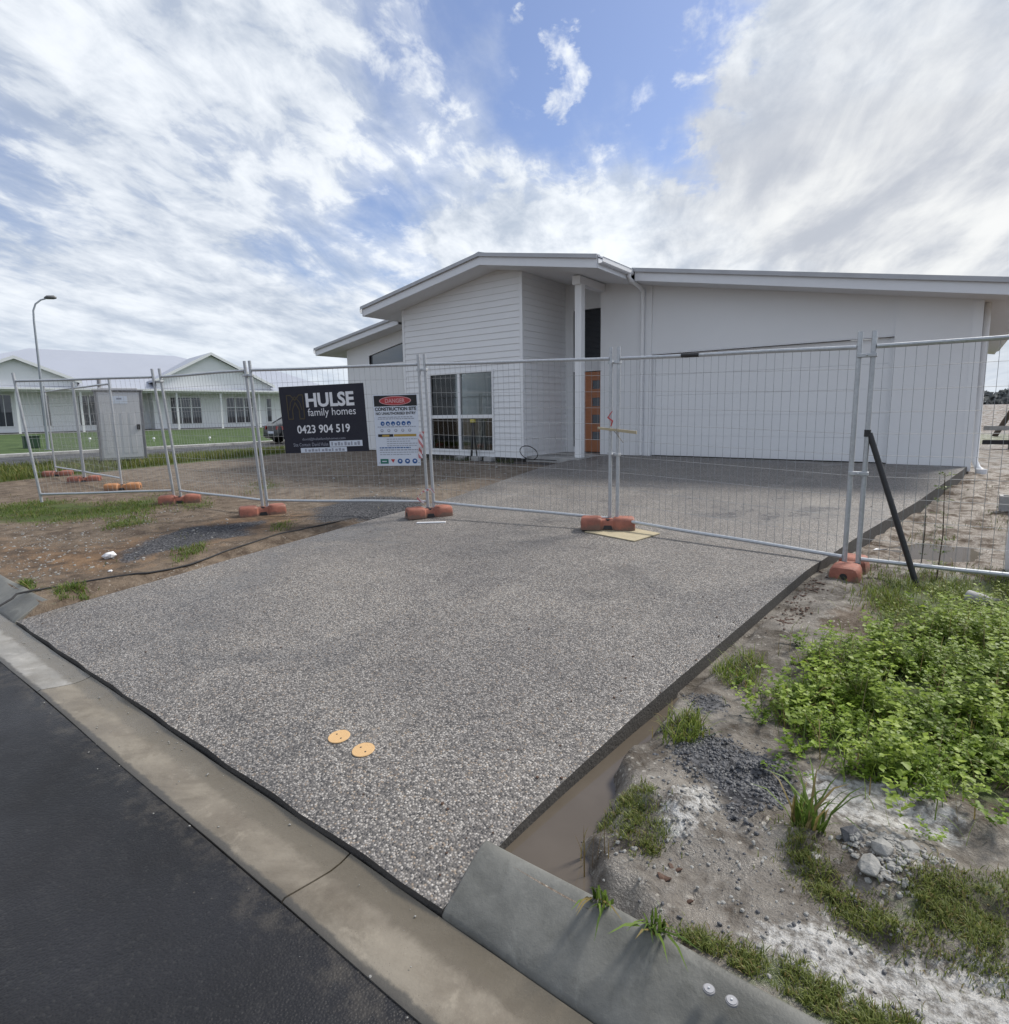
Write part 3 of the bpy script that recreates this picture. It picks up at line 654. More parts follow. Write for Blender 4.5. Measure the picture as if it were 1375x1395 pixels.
# driveway slab of exposed aggregate
ys = list(np.arange(1.215, 2.0, 0.08)) + list(np.arange(2.0, 13.15, 0.25)) + [13.13]
vs = []; fs = []; nxs = 25
for y in ys:
    a, b = float(xl(y)), float(xr(y))
    for k in range(nxs):
        t = k / (nxs - 1); vs.append((a + (b - a) * t, y + (0.006 * math.sin(k * 2.1) if y < 1.22 else 0), float(slab_z(y)) + (0.0 if 0 < k < nxs - 1 else -0.004)))
nY = len(ys)
for j in range(nY - 1):
    for k in range(nxs - 1): fs.append((j * nxs + k, j * nxs + k + 1, (j + 1) * nxs + k + 1, (j + 1) * nxs + k))
top = MB().add(vs, fs)
driveway = top.build('driveway', 'aggregate', None, smooth=True); structure(driveway)
# rough formed sides of the slab
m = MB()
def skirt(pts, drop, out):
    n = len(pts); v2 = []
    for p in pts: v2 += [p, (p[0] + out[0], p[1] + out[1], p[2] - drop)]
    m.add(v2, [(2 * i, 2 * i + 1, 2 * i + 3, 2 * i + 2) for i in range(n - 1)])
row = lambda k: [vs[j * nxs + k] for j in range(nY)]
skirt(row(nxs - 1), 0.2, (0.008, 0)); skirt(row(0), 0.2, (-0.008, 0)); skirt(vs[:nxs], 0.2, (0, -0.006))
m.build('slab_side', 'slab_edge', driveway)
# puddles
def puddle(name, cx, cy, rx, ry, z, poly=None):
    m = MB(); pts = poly or [(cx + rx * math.cos(a) , cy + ry * math.sin(a)) for a in np.linspace(0, 2 * math.pi, 40)[:-1]]
    m.add([(p[0], p[1], z) for p in pts], [tuple(range(len(pts)))]); return m.build(name, 'muddy_water')
structure(puddle('puddle', 0, 0, 0, 0, 0.034, [(float(xr(y)) - 0.02, y) for y in np.arange(1.452, 3.4, 0.2)] + [(float(xr(y)) + 0.55, y) for y in np.arange(3.35, 1.452, -0.2)] + [(-0.65, 1.452)]), 'brown muddy water lying beside the slab edge')
structure(puddle('puddle', PUD2[0], PUD2[1], 0.62, 0.7, gzs(PUD2[0], PUD2[1]) + 0.045), 'brown puddle behind the fence')
# far kerb line of the side street
fk = MB()
for y in np.arange(1.0, 100, 3.0): fk.box((-28.85, y, 0.0), (-28.12, y + 2.985, 0.33))
structure(fk.build('street_kerb', 'strip_concrete'))

# ------------------------------------------------------------------ the new house
FL = 0.55                                   # floor level
RIDGE_X, RIDGE_Z, PL, PR = -9.0, 5.24, 0.170, 0.176
def roof_top(x): return RIDGE_Z - (PR * (x - RIDGE_X) if x > RIDGE_X else PL * (RIDGE_X - x))
FD = 0.215                                  # fascia depth
def wall_top(x): return roof_top(x) - FD + 0.005
YF, YB = 11.0, 25.5                         # gable fascia plane / back of roof
YG = 13.14; YGF = 12.5                      # garage wall, garage fascia
house = thing('house', 'new white weatherboard and render house with low gable roof and orange door', 'house', (-6, 13.14, FL))

def clip_half(poly, f):      # keep points where f(p) >= 0
    out = []
    for i in range(len(poly)):
        a, b = poly[i], poly[(i + 1) % len(poly)]; fa, fb = f(a), f(b)
        if fa >= 0: out.append(a)
        if (fa >= 0) != (fb >= 0):
            t = fa / (fa - fb); out.append((a[0] + (b[0] - a[0]) * t, a[1] + (b[1] - a[1]) * t))
    return out
# --- front gable wall
XL_, XR_, YLW = -12.33, -8.30, 11.70
WIN = (-11.34, -9.22, 0.66, 2.63)           # x0 x1 z0 z1
gable = MB()
def wallpoly(x0, x1, z0, z1, top=wall_top):
    poly = [(x0, z0), (x1, z0), (x1, z1), (x0, z1)]
    poly = clip_half(poly, lambda p: RIDGE_Z - FD + 0.005 - PL * (RIDGE_X - p[0]) - p[1])
    return clip_half(poly, lambda p: RIDGE_Z - FD + 0.005 - PR * (p[0] - RIDGE_X) - p[1])
for (a, b, c, d) in ((XL_, WIN[0], 0.5, 9), (WIN[1], XR_, 0.5, 9), (WIN[0], WIN[1], 0.5, WIN[2]), (WIN[0], WIN[1], WIN[3], 9)):
    p = wallpoly(a, b, c, d); gable.prism([(q[0], YLW + 0.12, q[1]) for q in p], (0, -0.118, 0))
gable_wall = gable.build('gable_wall', 'wall_paint', house)
BH = 0.153
def lap_board(poly, z0, face):              # tapered board from a 2D outline (u,z); thick at its bottom edge
    n = len(poly); inner = [face(u, z, 0.0) for u, z in poly]; outer = [face(u, z, 0.030 - 0.019 * min(1, (z - z0) / BH)) for u, z in poly]
    return MB().add(inner + outer, [tuple(range(n)), tuple(range(n, 2 * n))[::-1]] + [((i + 1) % n, i, n + i, n + (i + 1) % n) for i in range(n)])
fr = lambda u, z, t: (u, YLW - 0.001 - t, z)
z = 0.50
while z < 5.1:
    z1 = z + BH - 0.001
    spans = [(XL_ + 0.05, XR_ - 0.05)]
    pieces = []
    if z1 <= WIN[2] - 0.05 or z >= WIN[3] + 0.05: pieces = [(XL_ + 0.05, XR_ - 0.05, z, z1)]
    else:
        pieces = [(XL_ + 0.05, WIN[0] - 0.06, z, z1), (WIN[1] + 0.06, XR_ - 0.05, z, z1)]
        if z < WIN[2] - 0.07: pieces.append((WIN[0] - 0.059, WIN[1] + 0.059, z, WIN[2] - 0.055))
        if z1 > WIN[3] + 0.07: pieces.append((WIN[0] - 0.059, WIN[1] + 0.059, WIN[3] + 0.055, z1))
    for (a, b, c, d) in pieces:
        p = wallpoly(a, b, c, d)
        if len(p) >= 3: lap_board(p, z, fr).build('weatherboard', 'wall_paint', gable_wall)
    z += BH
# --- side of the porch recess (faces +x)
YREC = 13.66
ret = MB().box((XR_ - 0.12, YLW + 0.125, 0.5), (XR_ - 0.002, YREC + 0.3, 4.95)); return_wall = ret.build('return_wall', 'wall_paint', house)
sf = lambda u, z, t: (XR_ - 0.001 + t, u, z)
z = 0.50
while z < 4.9:
    lap_board([(YLW + 0.02, z), (YREC - 0.002, z), (YREC - 0.002, min(z + BH - 0.001, 4.9)), (YLW + 0.02, min(z + BH - 0.001, 4.9))][::-1], z, sf).build('weatherboard', 'wall_paint', return_wall); z += BH
# corner stops
cs = MB().box((XR_ - 0.05, YLW - 0.036, 0.49), (XR_ + 0.036, YLW + 0.019, wall_top(XR_) - 0.01)); cs.build('corner_stop', 'trim_paint', house, bevel=0.004)
MB().box((XL_ - 0.034, YLW - 0.036, 0.49), (XL_ + 0.048, YLW + 0.06, wall_top(XL_) - 0.01)).build('corner_stop', 'trim_paint', house, bevel=0.004)
# left return of the gable block and other outer walls
sw = MB(); sw.box((XL_, YLW + 0.125, 0.45), (XL_ + 0.12, 11.95, wall_top(XL_))); sw.box((XL_, 12.85, 0.45), (XL_ + 0.12, YB - 0.7, wall_top(XL_))); sw.box((XL_, 11.95, 0.45), (XL_ + 0.12, 12.85, 0.75)); sw.box((XL_, 11.95, 2.75), (XL_ + 0.12, 12.85, wall_top(XL_)))
sw.build('side_wall', 'wall_paint', house)
MB().box((XL_ + 0.05, 11.952, 0.752), (XL_ + 0.056, 12.848, 2.748)).build('added_light_window', 'glass_clear', house)  # unseen window, added to bring daylight into the front room
# --- gable window
def window(x0, x1, z0, z1, y, cols, rows, glass, parent, fw=0.055, mull=None, depth=0.07):
    w_ = MB(); w_.box((x0 - fw, y - 0.045, z0 - fw), (x0, y + depth, z1 + fw)); w_.box((x1, y - 0.045, z0 - fw), (x1 + fw, y + depth, z1 + fw))
    w_.box((x0, y - 0.045, z0 - fw), (x1, y + depth, z0)); w_.box((x0, y - 0.045, z1), (x1, y + depth, z1 + fw))
    o = w_.build('window', 'trim_paint', parent, bevel=0.003)
    xs = [x0] + cols + [x1]; zs = [z0] + rows + [z1]
    for c in cols: MB().box((c - 0.04, y - 0.03, z0 + 0.001), (c + 0.04, y + 0.05, z1 - 0.001)).build('mullion', 'trim_paint', o, bevel=0.003)
    for r_ in rows:
        for a, b in zip(xs[:-1], xs[1:]):
            MB().box((a + (0.041 if a != x0 else 0.001), y - 0.025, r_ - 0.045), (b - (0.041 if b != x1 else 0.001), y + 0.045, r_ + 0.045)).build('transom', 'trim_paint', o, bevel=0.003)
    for a, b in zip(xs[:-1], xs[1:]):
        for c, d in zip(zs[:-1], zs[1:]):
            MB().box((a + 0.002, y + 0.012, c + 0.002), (b - 0.002, y + 0.018, d - 0.002)).build('pane', glass, o)
    return o
window(WIN[0], WIN[1], WIN[2], WIN[3], YLW, [-10.33], [1.52], 'glass_clear', house)
# room behind the window
rm = MB(); X0, X1, Y0, Y1 = XL_ + 0.125, XR_ - 0.125, YLW + 0.13, 16.4
rm.box((X0, Y0, 0.50), (X1, Y1, 0.552)); o_ = rm.build('room_floor', 'interior_floor', house)
rm = MB(); rm.box((X0, Y0, 3.10), (X1, Y1, 3.15)); rm.build('room_ceiling', 'interior_wall', house)
rm = MB(); rm.box((X0, Y1, 0.55), (-11.2, Y1 + 0.1, 3.1)); rm.box((-9.6, Y1, 0.55), (X1, Y1 + 0.1, 3.1)); rm.box((-11.2, Y1, 2.6), (-9.6, Y1 + 0.1, 3.1)); rm.box((-11.2, Y1, 0.55), (-9.6, Y1 + 0.1, 1.2)); rm.build('room_wall', 'interior_wall', house)  # opening in the rear wall was added to let light into the room
MB().box((-10.1, 14.6, 0.553), (-9.0, 15.2, 1.5)).build('kitchen_bench', 'interior_floor', house)
MB().box((-11.9, 13.6, 0.553), (-11.0, 13.75, 2.75)).build('nib_wall', 'interior_wall', house)
# --- porch: floor, back wall, door, sidelight, high window
MB().box((XR_ + 0.002, 11.80, 0.36), (-6.80, 13.9, 0.535)).build('porch_slab', 'block_concrete', house, bevel=0.008)
XGL = -6.97
pw = MB()
ent = dict(win=(-8.05, XGL + 0.2, 2.97, 4.22), side=(-8.05, -7.90, 0.68, 2.60), door=(-7.86, -6.96, 0.555, 2.64))
pw.box((XR_, YREC, 0.53), (-8.05, YREC + 0.1, 4.95)); pw.box((-8.05, YREC, 4.22), (XGL + 0.3, YREC + 0.1, 4.95)); pw.box((-8.05, YREC, 2.64), (XGL + 0.3, YREC + 0.1, 2.97)); pw.box((-8.05, YREC, 0.53), (-7.90, YREC + 0.1, 0.68))
pw.box((-7.90, YREC - 0.02, 0.55), (-7.862, YREC + 0.1, 2.64))
pw.build('porch_wall', 'render_paint', house)
MB().box((-8.05, YREC + 0.05, 2.97), (XGL + 0.3, YREC + 0.07, 4.22)).build('high_window', 'glass_dark', house)
MB().box((-8.07, YREC - 0.03, 4.20), (XGL + 0.1, YREC + 0.049, 4.235)).build('window_head', 'trim_paint', house)
MB().box((-8.05, YREC + 0.05, 0.68), (-7.90, YREC + 0.07, 2.64)).build('sidelight', 'glass_dark', house)
dx0, dx1 = -7.86, -6.96
dm = MB(); px_ = (-7.38 - 0.11, -7.38 + 0.11)
zs_ = [0.555, 0.86, 1.08, 1.30, 1.52, 1.74, 1.96, 2.18, 2.40, 2.62]
dm.box((dx0, YREC + 0.02, 0.555), (px_[0], YREC + 0.06, 2.62)); dm.box((px_[1], YREC + 0.02, 0.555), (dx1, YREC + 0.06, 2.62))
for i in range(0, 10, 2): dm.box((px_[0], YREC + 0.02, zs_[i]), (px_[1], YREC + 0.06, zs_[i + 1]))
door = dm.build('front_door', 'door_timber', house)
for i in range(1, 9, 2): MB().box((px_[0], YREC + 0.032, zs_[i]), (px_[1], YREC + 0.05, zs_[i + 1])).build('pane', 'glass_grey', door)
MB().box((dx0, YREC - 0.02, 0.536), (dx1, YREC + 0.08, 0.553)).build('door_sill', 'dark_rubber', door)
MB().tube([(-7.72, YREC - 0.03, 1.25), (-7.72, YREC - 0.03, 1.85)], 0.014).build('handle', 'galvanised', door)
# --- porch column and beam
cm = MB().box((-6.985, 11.92, 0.537), (-6.815, 12.09, roof_top(-6.9) - FD - 0.202)); colm = cm.build('porch_column', 'trim_paint', house, bevel=0.006)
bm_ = MB(); zc = roof_top(-6.9) - FD
bm_.box((-7.03, 11.88, zc - 0.20), (-6.84, 13.13, zc - 0.03)); bm_.build('porch_beam', 'soffit_paint', house, bevel=0.004)
MB().box((-7.01, 11.868, zc - 0.22), (-6.82, 11.879, zc - 0.03)).build('beam_cap', 'trim_paint', house)
# --- garage front
GD = (-5.66, -0.94, 2.92)
def pier(x0, x1, name='garage_wall'):
    p = [(x0, 0.46), (x1, 0.46), (x1, wall_top(x1)), (x0, wall_top(x0))]
    return MB().prism([(q[0], YG + 0.11, q[1]) for q in p], (0, -0.11, 0)).build(name, 'render_paint', house)
pier(XGL, GD[0]); pier(GD[1], 0.30)
p = [(GD[0] + 0.001, GD[2]), (GD[1] - 0.001, GD[2]), (GD[1] - 0.001, wall_top(GD[1])), (GD[0] + 0.001, wall_top(GD[0]))]
MB().prism([(q[0], YG + 0.125, q[1]) for q in p], (0, -0.09, 0)).build('garage_wall', 'render_paint', house)
MB().box((GD[0] + 0.001, YG + 0.03, GD[2] - 0.028), (GD[1] - 0.001, YG + 0.2, GD[2] - 0.002)).build('door_head', 'fascia_paint', house)
MB().box((XGL, YG + 0.112, 0.46), (XGL + 0.1, YREC + 0.25, wall_top(XGL))).build('side_wall', 'render_paint', house)
gd = bpy.data.objects.new('garage_door', None); col.objects.link(gd); gd.parent = house; gd.matrix_parent_inverse = Matrix.Translation(house.location).inverted(); gd.location = (-3.3, YG + 0.2, FL)
bpy.context.view_layer.update()
zz_ = np.linspace(0.552, GD[2] - 0.037, 6)
for a, b in zip(zz_[:-1], zz_[1:]):
    q = MB(); q.box((GD[0] + 0.06, YG + 0.14, a + 0.0012), (GD[1] - 0.06, YG + 0.18, b - 0.0012))
    o = q.build('door_panel', 'garage_door', None, bevel=0.0015); o.parent = gd; o.matrix_parent_inverse = gd.matrix_world.inverted()
for x in (GD[0] + 0.03, GD[1] - 0.03): MB().box((x - 0.028, YG + 0.113, 0.551), (x + 0.028, YG + 0.21, GD[2] - 0.037)).build('door_jamb', 'render_paint', house)
q = MB().box((GD[0] + 0.06, YG + 0.14, 0.546), (GD[1] - 0.06, YG + 0.175, 0.554)).build('weather_seal', 'dark_rubber', None); q.parent = gd; q.matrix_parent_inverse = gd.matrix_world.inverted()
# garage right side wall and back of the house
MB().box((0.18, YG + 0.112, 0.44), (0.30, YB - 0.7, wall_top(0.30))).build('side_wall', 'render_paint', house)
p = [(XL_ + 0.12, 0.45), (0.18, 0.45), (0.18, wall_top(0.18)), (RIDGE_X, RIDGE_Z - FD), (XL_ + 0.12, wall_top(XL_ + 0.12))]
MB().prism([(q[0], YB - 0.7, q[1]) for q in p], (0, -0.12, 0)).build('back_wall', 'render_paint', house)
MB().box((0.17, YG - 0.012, 0.46), (0.312, YG + 0.0, wall_top(0.3) - 0.02)).build('corner_bead', 'trim_paint', house)
# --- slab edge under the cladding
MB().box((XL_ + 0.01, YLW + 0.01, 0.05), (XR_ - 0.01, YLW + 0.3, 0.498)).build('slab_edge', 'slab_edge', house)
# --- left wing
YW, YWF = 12.95, 12.40
WZ = lambda x: 4.47 - 0.155 * (-13.25 - x)
WXL = -16.45
wv = [(WXL, 0.45), (XL_ - 0.001, 0.45), (XL_ - 0.001, 4.20), (-13.3, WZ(-13.3) - 0.2), (WXL, WZ(WXL) - 0.2)]
WW = (-15.30, -13.55, 3.22)
ww = MB()
for (a, b, c, dtop) in ((WXL, WW[0], 0.45, None), (WW[1], XL_ - 0.001, 0.45, None), (WW[0], WW[1], 0.45, WW[2])):
    if dtop: pts = [(a, c), (b, c), (b, dtop), (a, dtop)]
    else:
        pts = [(a, c), (b, c)] + ([(b, 4.20)] if b > -13 else [(b, WZ(b) - 0.2)]) + ([(-13.3, WZ(-13.3) - 0.2)] if b > -13 else []) + [(a, WZ(a) - 0.2)]
    ww.prism([(q_[0], YW + 0.1, q_[1]) for q_ in pts], (0, -0.1, 0))
slo = lambda x: 3.52 + 0.19 * (x - WW[0])
pts = [(WW[0], slo(WW[0])), (WW[1], slo(WW[1])), (WW[1], WZ(WW[1]) - 0.2), (WW[0], WZ(WW[0]) - 0.2)]
ww.prism([(q_[0], YW + 0.1, q_[1]) for q_ in pts], (0, -0.1, 0)); ww.build('wing_wall', 'render_paint', house)
MB().prism([(WW[0], YW + 0.05, WW[2]), (WW[1], YW + 0.05, WW[2]), (WW[1], YW + 0.05, slo(WW[1])), (WW[0], YW + 0.05, slo(WW[0]))], (0, 0.02, 0)).build('raked_window', 'glass_grey', house)
fm = MB(); fm.box((WW[0] - 0.04, YW - 0.03, WW[2] - 0.05), (WW[1] + 0.04, YW + 0.049, WW[2])); fm.box((WW[0] - 0.05, YW - 0.03, WW[2]), (WW[0], YW + 0.049, slo(WW[0]))); fm.build('window_frame', 'trim_paint', house)
MB().box((WXL, YW + 0.101, 0.45), (WXL + 0.1, YB - 4, WZ(WXL) - 0.2)).build('wing_wall', 'render_paint', house)
def slab_roof(name, pts_top, thick, mat):   # pts_top: 4 points (x,y,z), extruded down
    return MB().hexa([(p[0], p[1], p[2] - thick) for p in pts_top], pts_top).build(name, mat, house)
# --- roof sheets
def rake(name, x0, x1, y0, y1, zf, thick, mat, dz=0.0): return slab_roof(name, [(x0, y0, zf(x0) + dz), (x1, y0, zf(x1) + dz), (x1, y1, zf(x1) + dz), (x0, y1, zf(x0) + dz)], thick, mat)
XEL, XEM, XER = -13.20, -5.94, 0.96
rake('roof_sheet', XEL - 0.06, RIDGE_X, YF - 0.02, YB, roof_top, 0.03, 'roof_steel', 0.033)
rake('roof_sheet', RIDGE_X, XEM + 0.04, YF - 0.02, YGF - 0.021, roof_top, 0.03, 'roof_steel', 0.033)
rake('roof_sheet', RIDGE_X, XER + 0.05, YGF - 0.02, YB, roof_top, 0.03, 'roof_steel', 0.033)
rake('roof_sheet', -17.45, XEL - 0.07, YWF - 0.02, YB - 3.5, WZ, 0.03, 'roof_steel', 0.033)
# barge cappings along the rakes
def capping(x0, x1, y, zf): 
    MB().hexa([(x0, y - 0.05, zf(x0) - 0.03), (x1, y - 0.05, zf(x1) - 0.03), (x1, y + 0.1, zf(x1) + 0.036), (x0, y + 0.1, zf(x0) + 0.036)],
              [(x0, y - 0.05, zf(x0) + 0.052), (x1, y - 0.05, zf(x1) + 0.052), (x1, y + 0.1, zf(x1) + 0.056), (x0, y + 0.1, zf(x0) + 0.056)]).build('barge_cap', 'cap_steel', house)
capping(XEL - 0.05, RIDGE_X, YF, roof_top); capping(RIDGE_X + 0.001, XEM + 0.03, YF, roof_top); capping(XEM + 0.09, XER + 0.05, YGF, roof_top); capping(-17.45, XEL - 0.1, YWF, WZ)
MB().prism([(RIDGE_X - 0.2, YF - 0.03, RIDGE_Z + 0.02), (RIDGE_X, YF - 0.03, RIDGE_Z + 0.075), (RIDGE_X + 0.2, YF - 0.03, RIDGE_Z + 0.02), (RIDGE_X, YF - 0.03, RIDGE_Z + 0.05)], (0, YB - YF, 0)).build('ridge_cap', 'roof_steel', house)
# fascia boards on the rakes
def fascia(x0, x1, y, zf, d=FD):
    MB().hexa([(x0, y, zf(x0) - d), (x1, y, zf(x1) - d), (x1, y + 0.035, zf(x1) - d), (x0, y + 0.035, zf(x0) - d)],
              [(x0, y, zf(x0)), (x1, y, zf(x1)), (x1, y + 0.035, zf(x1)), (x0, y + 0.035, zf(x0))]).build('fascia', 'fascia_paint', house, bevel=0.003)
fascia(XEL, RIDGE_X, YF, roof_top); fascia(RIDGE_X + 0.001, XEM, YF, roof_top); fascia(XEM + 0.14, XER, YGF, roof_top); fascia(-17.40, XEL - 0.12, YWF, WZ, 0.20)
# soffits (raked linings)
def soffit(x0, x1, y0, y1, zf, d=FD - 0.012): rake('soffit', x0, x1, y0, y1, zf, 0.012, 'soffit_paint', -d)
soffit(XEL, RIDGE_X, YF + 0.036, YLW + 0.1, roof_top); soffit(RIDGE_X, XEM, YF + 0.036, YGF - 0.02, roof_top); soffit(-8.3, -6.0, YGF - 0.019, YREC + 0.2, roof_top); soffit(-5.999, XER, YGF + 0.036, YG + 0.05, roof_top)
soffit(XEL, XL_ + 0.05, YLW + 0.101, YB, roof_top); soffit(0.25, XER, YG + 0.051, YB, roof_top); soffit(-17.40, XEL - 0.12, YWF + 0.036, YW + 0.05, WZ, 0.19); soffit(-17.40, WXL + 0.05, YW + 0.051, YB - 4, WZ, 0.19)
# eave fascias and gutters (run along y)
def eave(x, y0, y1, ztop, side, d=FD):
    MB().box((x - 0.02, y0, ztop - d), (x + 0.015, y1, ztop - 0.01)).build('fascia', 'fascia_paint', house)
    s = side; g = MB(); pr = [(0.018, -0.02), (0.018, -0.125), (0.10, -0.125), (0.125, -0.10), (0.125, -0.015), (0.135, -0.008), (0.119, -0.005), (0.117, -0.10), (0.098, -0.117), (0.026, -0.117), (0.026, -0.02)]
    n = len(pr); vs = [(x + s * p[0], y, ztop + p[1]) for y in (y0, y1) for p in pr]
    g.add(vs, [tuple(range(n)), tuple(range(n, 2 * n))[::-1]] + [(i, (i + 1) % n, n + (i + 1) % n, n + i) for i in range(n)]); g.build('eave_gutter', 'fascia_paint', house)
eave(XEM, YF + 0.036, YGF - 0.005, roof_top(XEM), 1); eave(XER, YGF + 0.0, YB, roof_top(XER), 1); eave(XEL, YF + 0.0, YB, roof_top(XEL), -1); eave(-17.40, YWF, YB - 4, WZ(-17.40), -1, 0.2)
# downpipes
zt = roof_top(XEM) - 0.12
dp = MB().tube([(XEM + 0.07, 12.36, zt + 0.02), (XEM + 0.07, 12.36, zt - 0.05), (XEM + 0.07, 12.42, zt - 0.10), (-5.86, 12.98, zt - 0.20), (-5.86, 13.07, zt - 0.26), (-5.86, 13.085, zt - 0.36), (-5.86, 13.085, 0.56)], 0.046, 12)
dpo = dp.build('downpipe', 'trim_paint', house, smooth=True)
for zb in (1.4, 2.9): MB().cyl((-5.86, 13.085, zb), 0.05, 0.03, 12).build('pipe_bracket', 'fascia_paint', dpo)
zr = roof_top(XER) - 0.13
dp = MB().tube([(0.37, 13.5, wall_top(0.37) - 0.01), (0.37, 13.5, 2.0), (0.37, 13.5, 0.62), (0.42, 13.44, 0.50), (0.50, 13.36, 0.43)], 0.05, 12)
dp.build('downpipe', 'trim_paint', house, smooth=True)
MB().tube([(0.47, 13.36, 0.40), (0.47, 13.36, 0.49)], 0.085, 12).build('drain_riser', 'white_plastic', house, smooth=True)
# control joints in the render
for x in (GD[0] - 0.16,): MB().box((x - 0.006, YG - 0.004, 0.47), (x + 0.006, YG - 0.0005, wall_top(x) - 0.02)).build('control_joint', 'fascia_paint', house)

# ------------------------------------------------------------------ temporary fence
def V(*a): return Vector(a)
J = {  # joints: base point, lean of the upright (dx,dy per 2.1 m)
    'P0': (V(-11.95, 3.02, 0), V(-0.05, -0.17, 0)), 'P1': (V(-10.12, 4.42, 0), V(0, -0.17, 0)), 'P2': (V(-7.85, 4.59, 0), V(0, -0.13, 0)),
    'P3': (V(-5.62, 5.73, 0), V(0, -0.10, 0)), 'P4': (V(-3.09, 6.17, 0), V(0, 0.0, 0)), 'P5': (V(-0.63, 5.93, 0), V(0.02, 0.0, 0)), 'P6': (V(1.80, 6.02, 0), V(0.0, 0.0, 0)),
    'L1': (V(-13.0, 4.62, 0), V(0, -0.05, 0)), 'L2': (V(-15.4, 4.73, 0), V(0, -0.04, 0)), 'L3': (V(-17.75, 4.85, 0), V(0, -0.05, 0))}
JZ = {'P0': 0.22, 'P1': 0.25, 'P2': 0.24, 'P3': 0.25, 'P4': 0.19, 'P5': 0.11, 'P6': 0.13, 'L1': 0.27, 'L2': 0.28, 'L3': 0.28}
for k in J: J[k][0].z = JZ[k]
FENCE_GROUP = 'temporary fence panels round the site'
def fence_panel(a, b, label, sa=0.045, sb=0.045, wires=True):
    A, la = J[a]; B, lb = J[b]; d = (B - A); L = d.length
    def P(s, h):
        t = s / L; return A + d * t + V(0, 0, h) + (la * (1 - t) + lb * t) * (h / 2.1)
    root = thing('temporary_fence', label, 'fence', tuple(A), FENCE_GROUP)
    for s in (sa, L - sb):
        m = MB().tube([P(s, 0.03), P(s, 1.1), P(s, 2.13)], 0.021, 10); m.build('upright', 'galvanised', root, smooth=True)
    for h, r in ((2.0, 0.019), (0.16, 0.019)):
        m = MB().tube([P(sa + 0.022, h), P(L * 0.33, h - 0.004), P(L * 0.66, h + 0.003), P(L - sb - 0.022, h)], r, 8); m.build('rail', 'galvanised', root, smooth=True)
    m = MB(); n = int((L - sa - sb) / 0.075)
    for i in range(1, n):
        s = sa + (L - sa - sb) * i / n
        bow = 0.006 * math.sin(i * 1.7); o = d.normalized().cross(V(0, 0, 1)) * bow
        m.tube([P(s, 0.165), P(s, 1.05) + o, P(s, 1.995)], 0.0019, 3, cap=False)
    for i in range(1, 10):
        h = 0.16 + 1.84 * i / 10
        m.tube([P(sa + 0.02, h), P(L * 0.5, h + 0.006 * math.sin(i * 2.3)), P(L - sb - 0.02, h)], 0.0021, 3, cap=False)
    o = m.build('wire_mesh', 'fence_wire', root); o['kind'] = 'stuff'
    return P, L, root
def clamp(P, s, h, root):
    c = P(s, h); m = MB(); a = (P(s + 0.1, h) - P(s - 0.1, h)).normalized(); n_ = a.cross(V(0, 0, 1))
    q = [c + a * x + n_ * y for x, y in ((-0.075, -0.03), (0.075, -0.03), (0.075, 0.03), (-0.075, 0.03))]
    m.hexa([tuple(p - V(0, 0, 0.016)) for p in q], [tuple(p + V(0, 0, 0.016)) for p in q]); m.tube([c - n_ * 0.05, c + n_ * 0.055], 0.008, 6)
    m.build('clamp', 'galvanised', root, bevel=0.004)
pan = {}
pan['a'] = fence_panel('P0', 'P1', 'leaning fence panel swung open across the brown verge, leftmost near the kerb', 0.02, 0.09)
pan['b'] = fence_panel('P1', 'P2', 'fence panel left of the navy builder sign, over bare brown dirt')
pan['c'] = fence_panel('P2', 'P3', 'fence panel carrying the navy sign and the danger sign')
pan['d'] = fence_panel('P3', 'P4', 'fence panel across the driveway in front of the orange door')
pan['e'] = fence_panel('P4', 'P5', 'fence panel across the driveway in front of the garage door', 0.05, 0.06)
pan['f'] = fence_panel('P5', 'P6', 'fence panel right of the driveway above the weeds', 0.045, 0.045)
pan['g'] = fence_panel('L2', 'L1', 'far fence panel just left of the portable toilet')
pan['h'] = fence_panel('L3', 'L2', 'farthest fence panel near the side street')
for k in ('c', 'd', 'e', 'f', 'b'):
    P, L, rt = pan[k]
    clamp(P, 0.0, 1.93 if k != 'e' else 1.96, rt)
    if k in ('e', 'f'): clamp(P, 0.0, 0.92, rt)
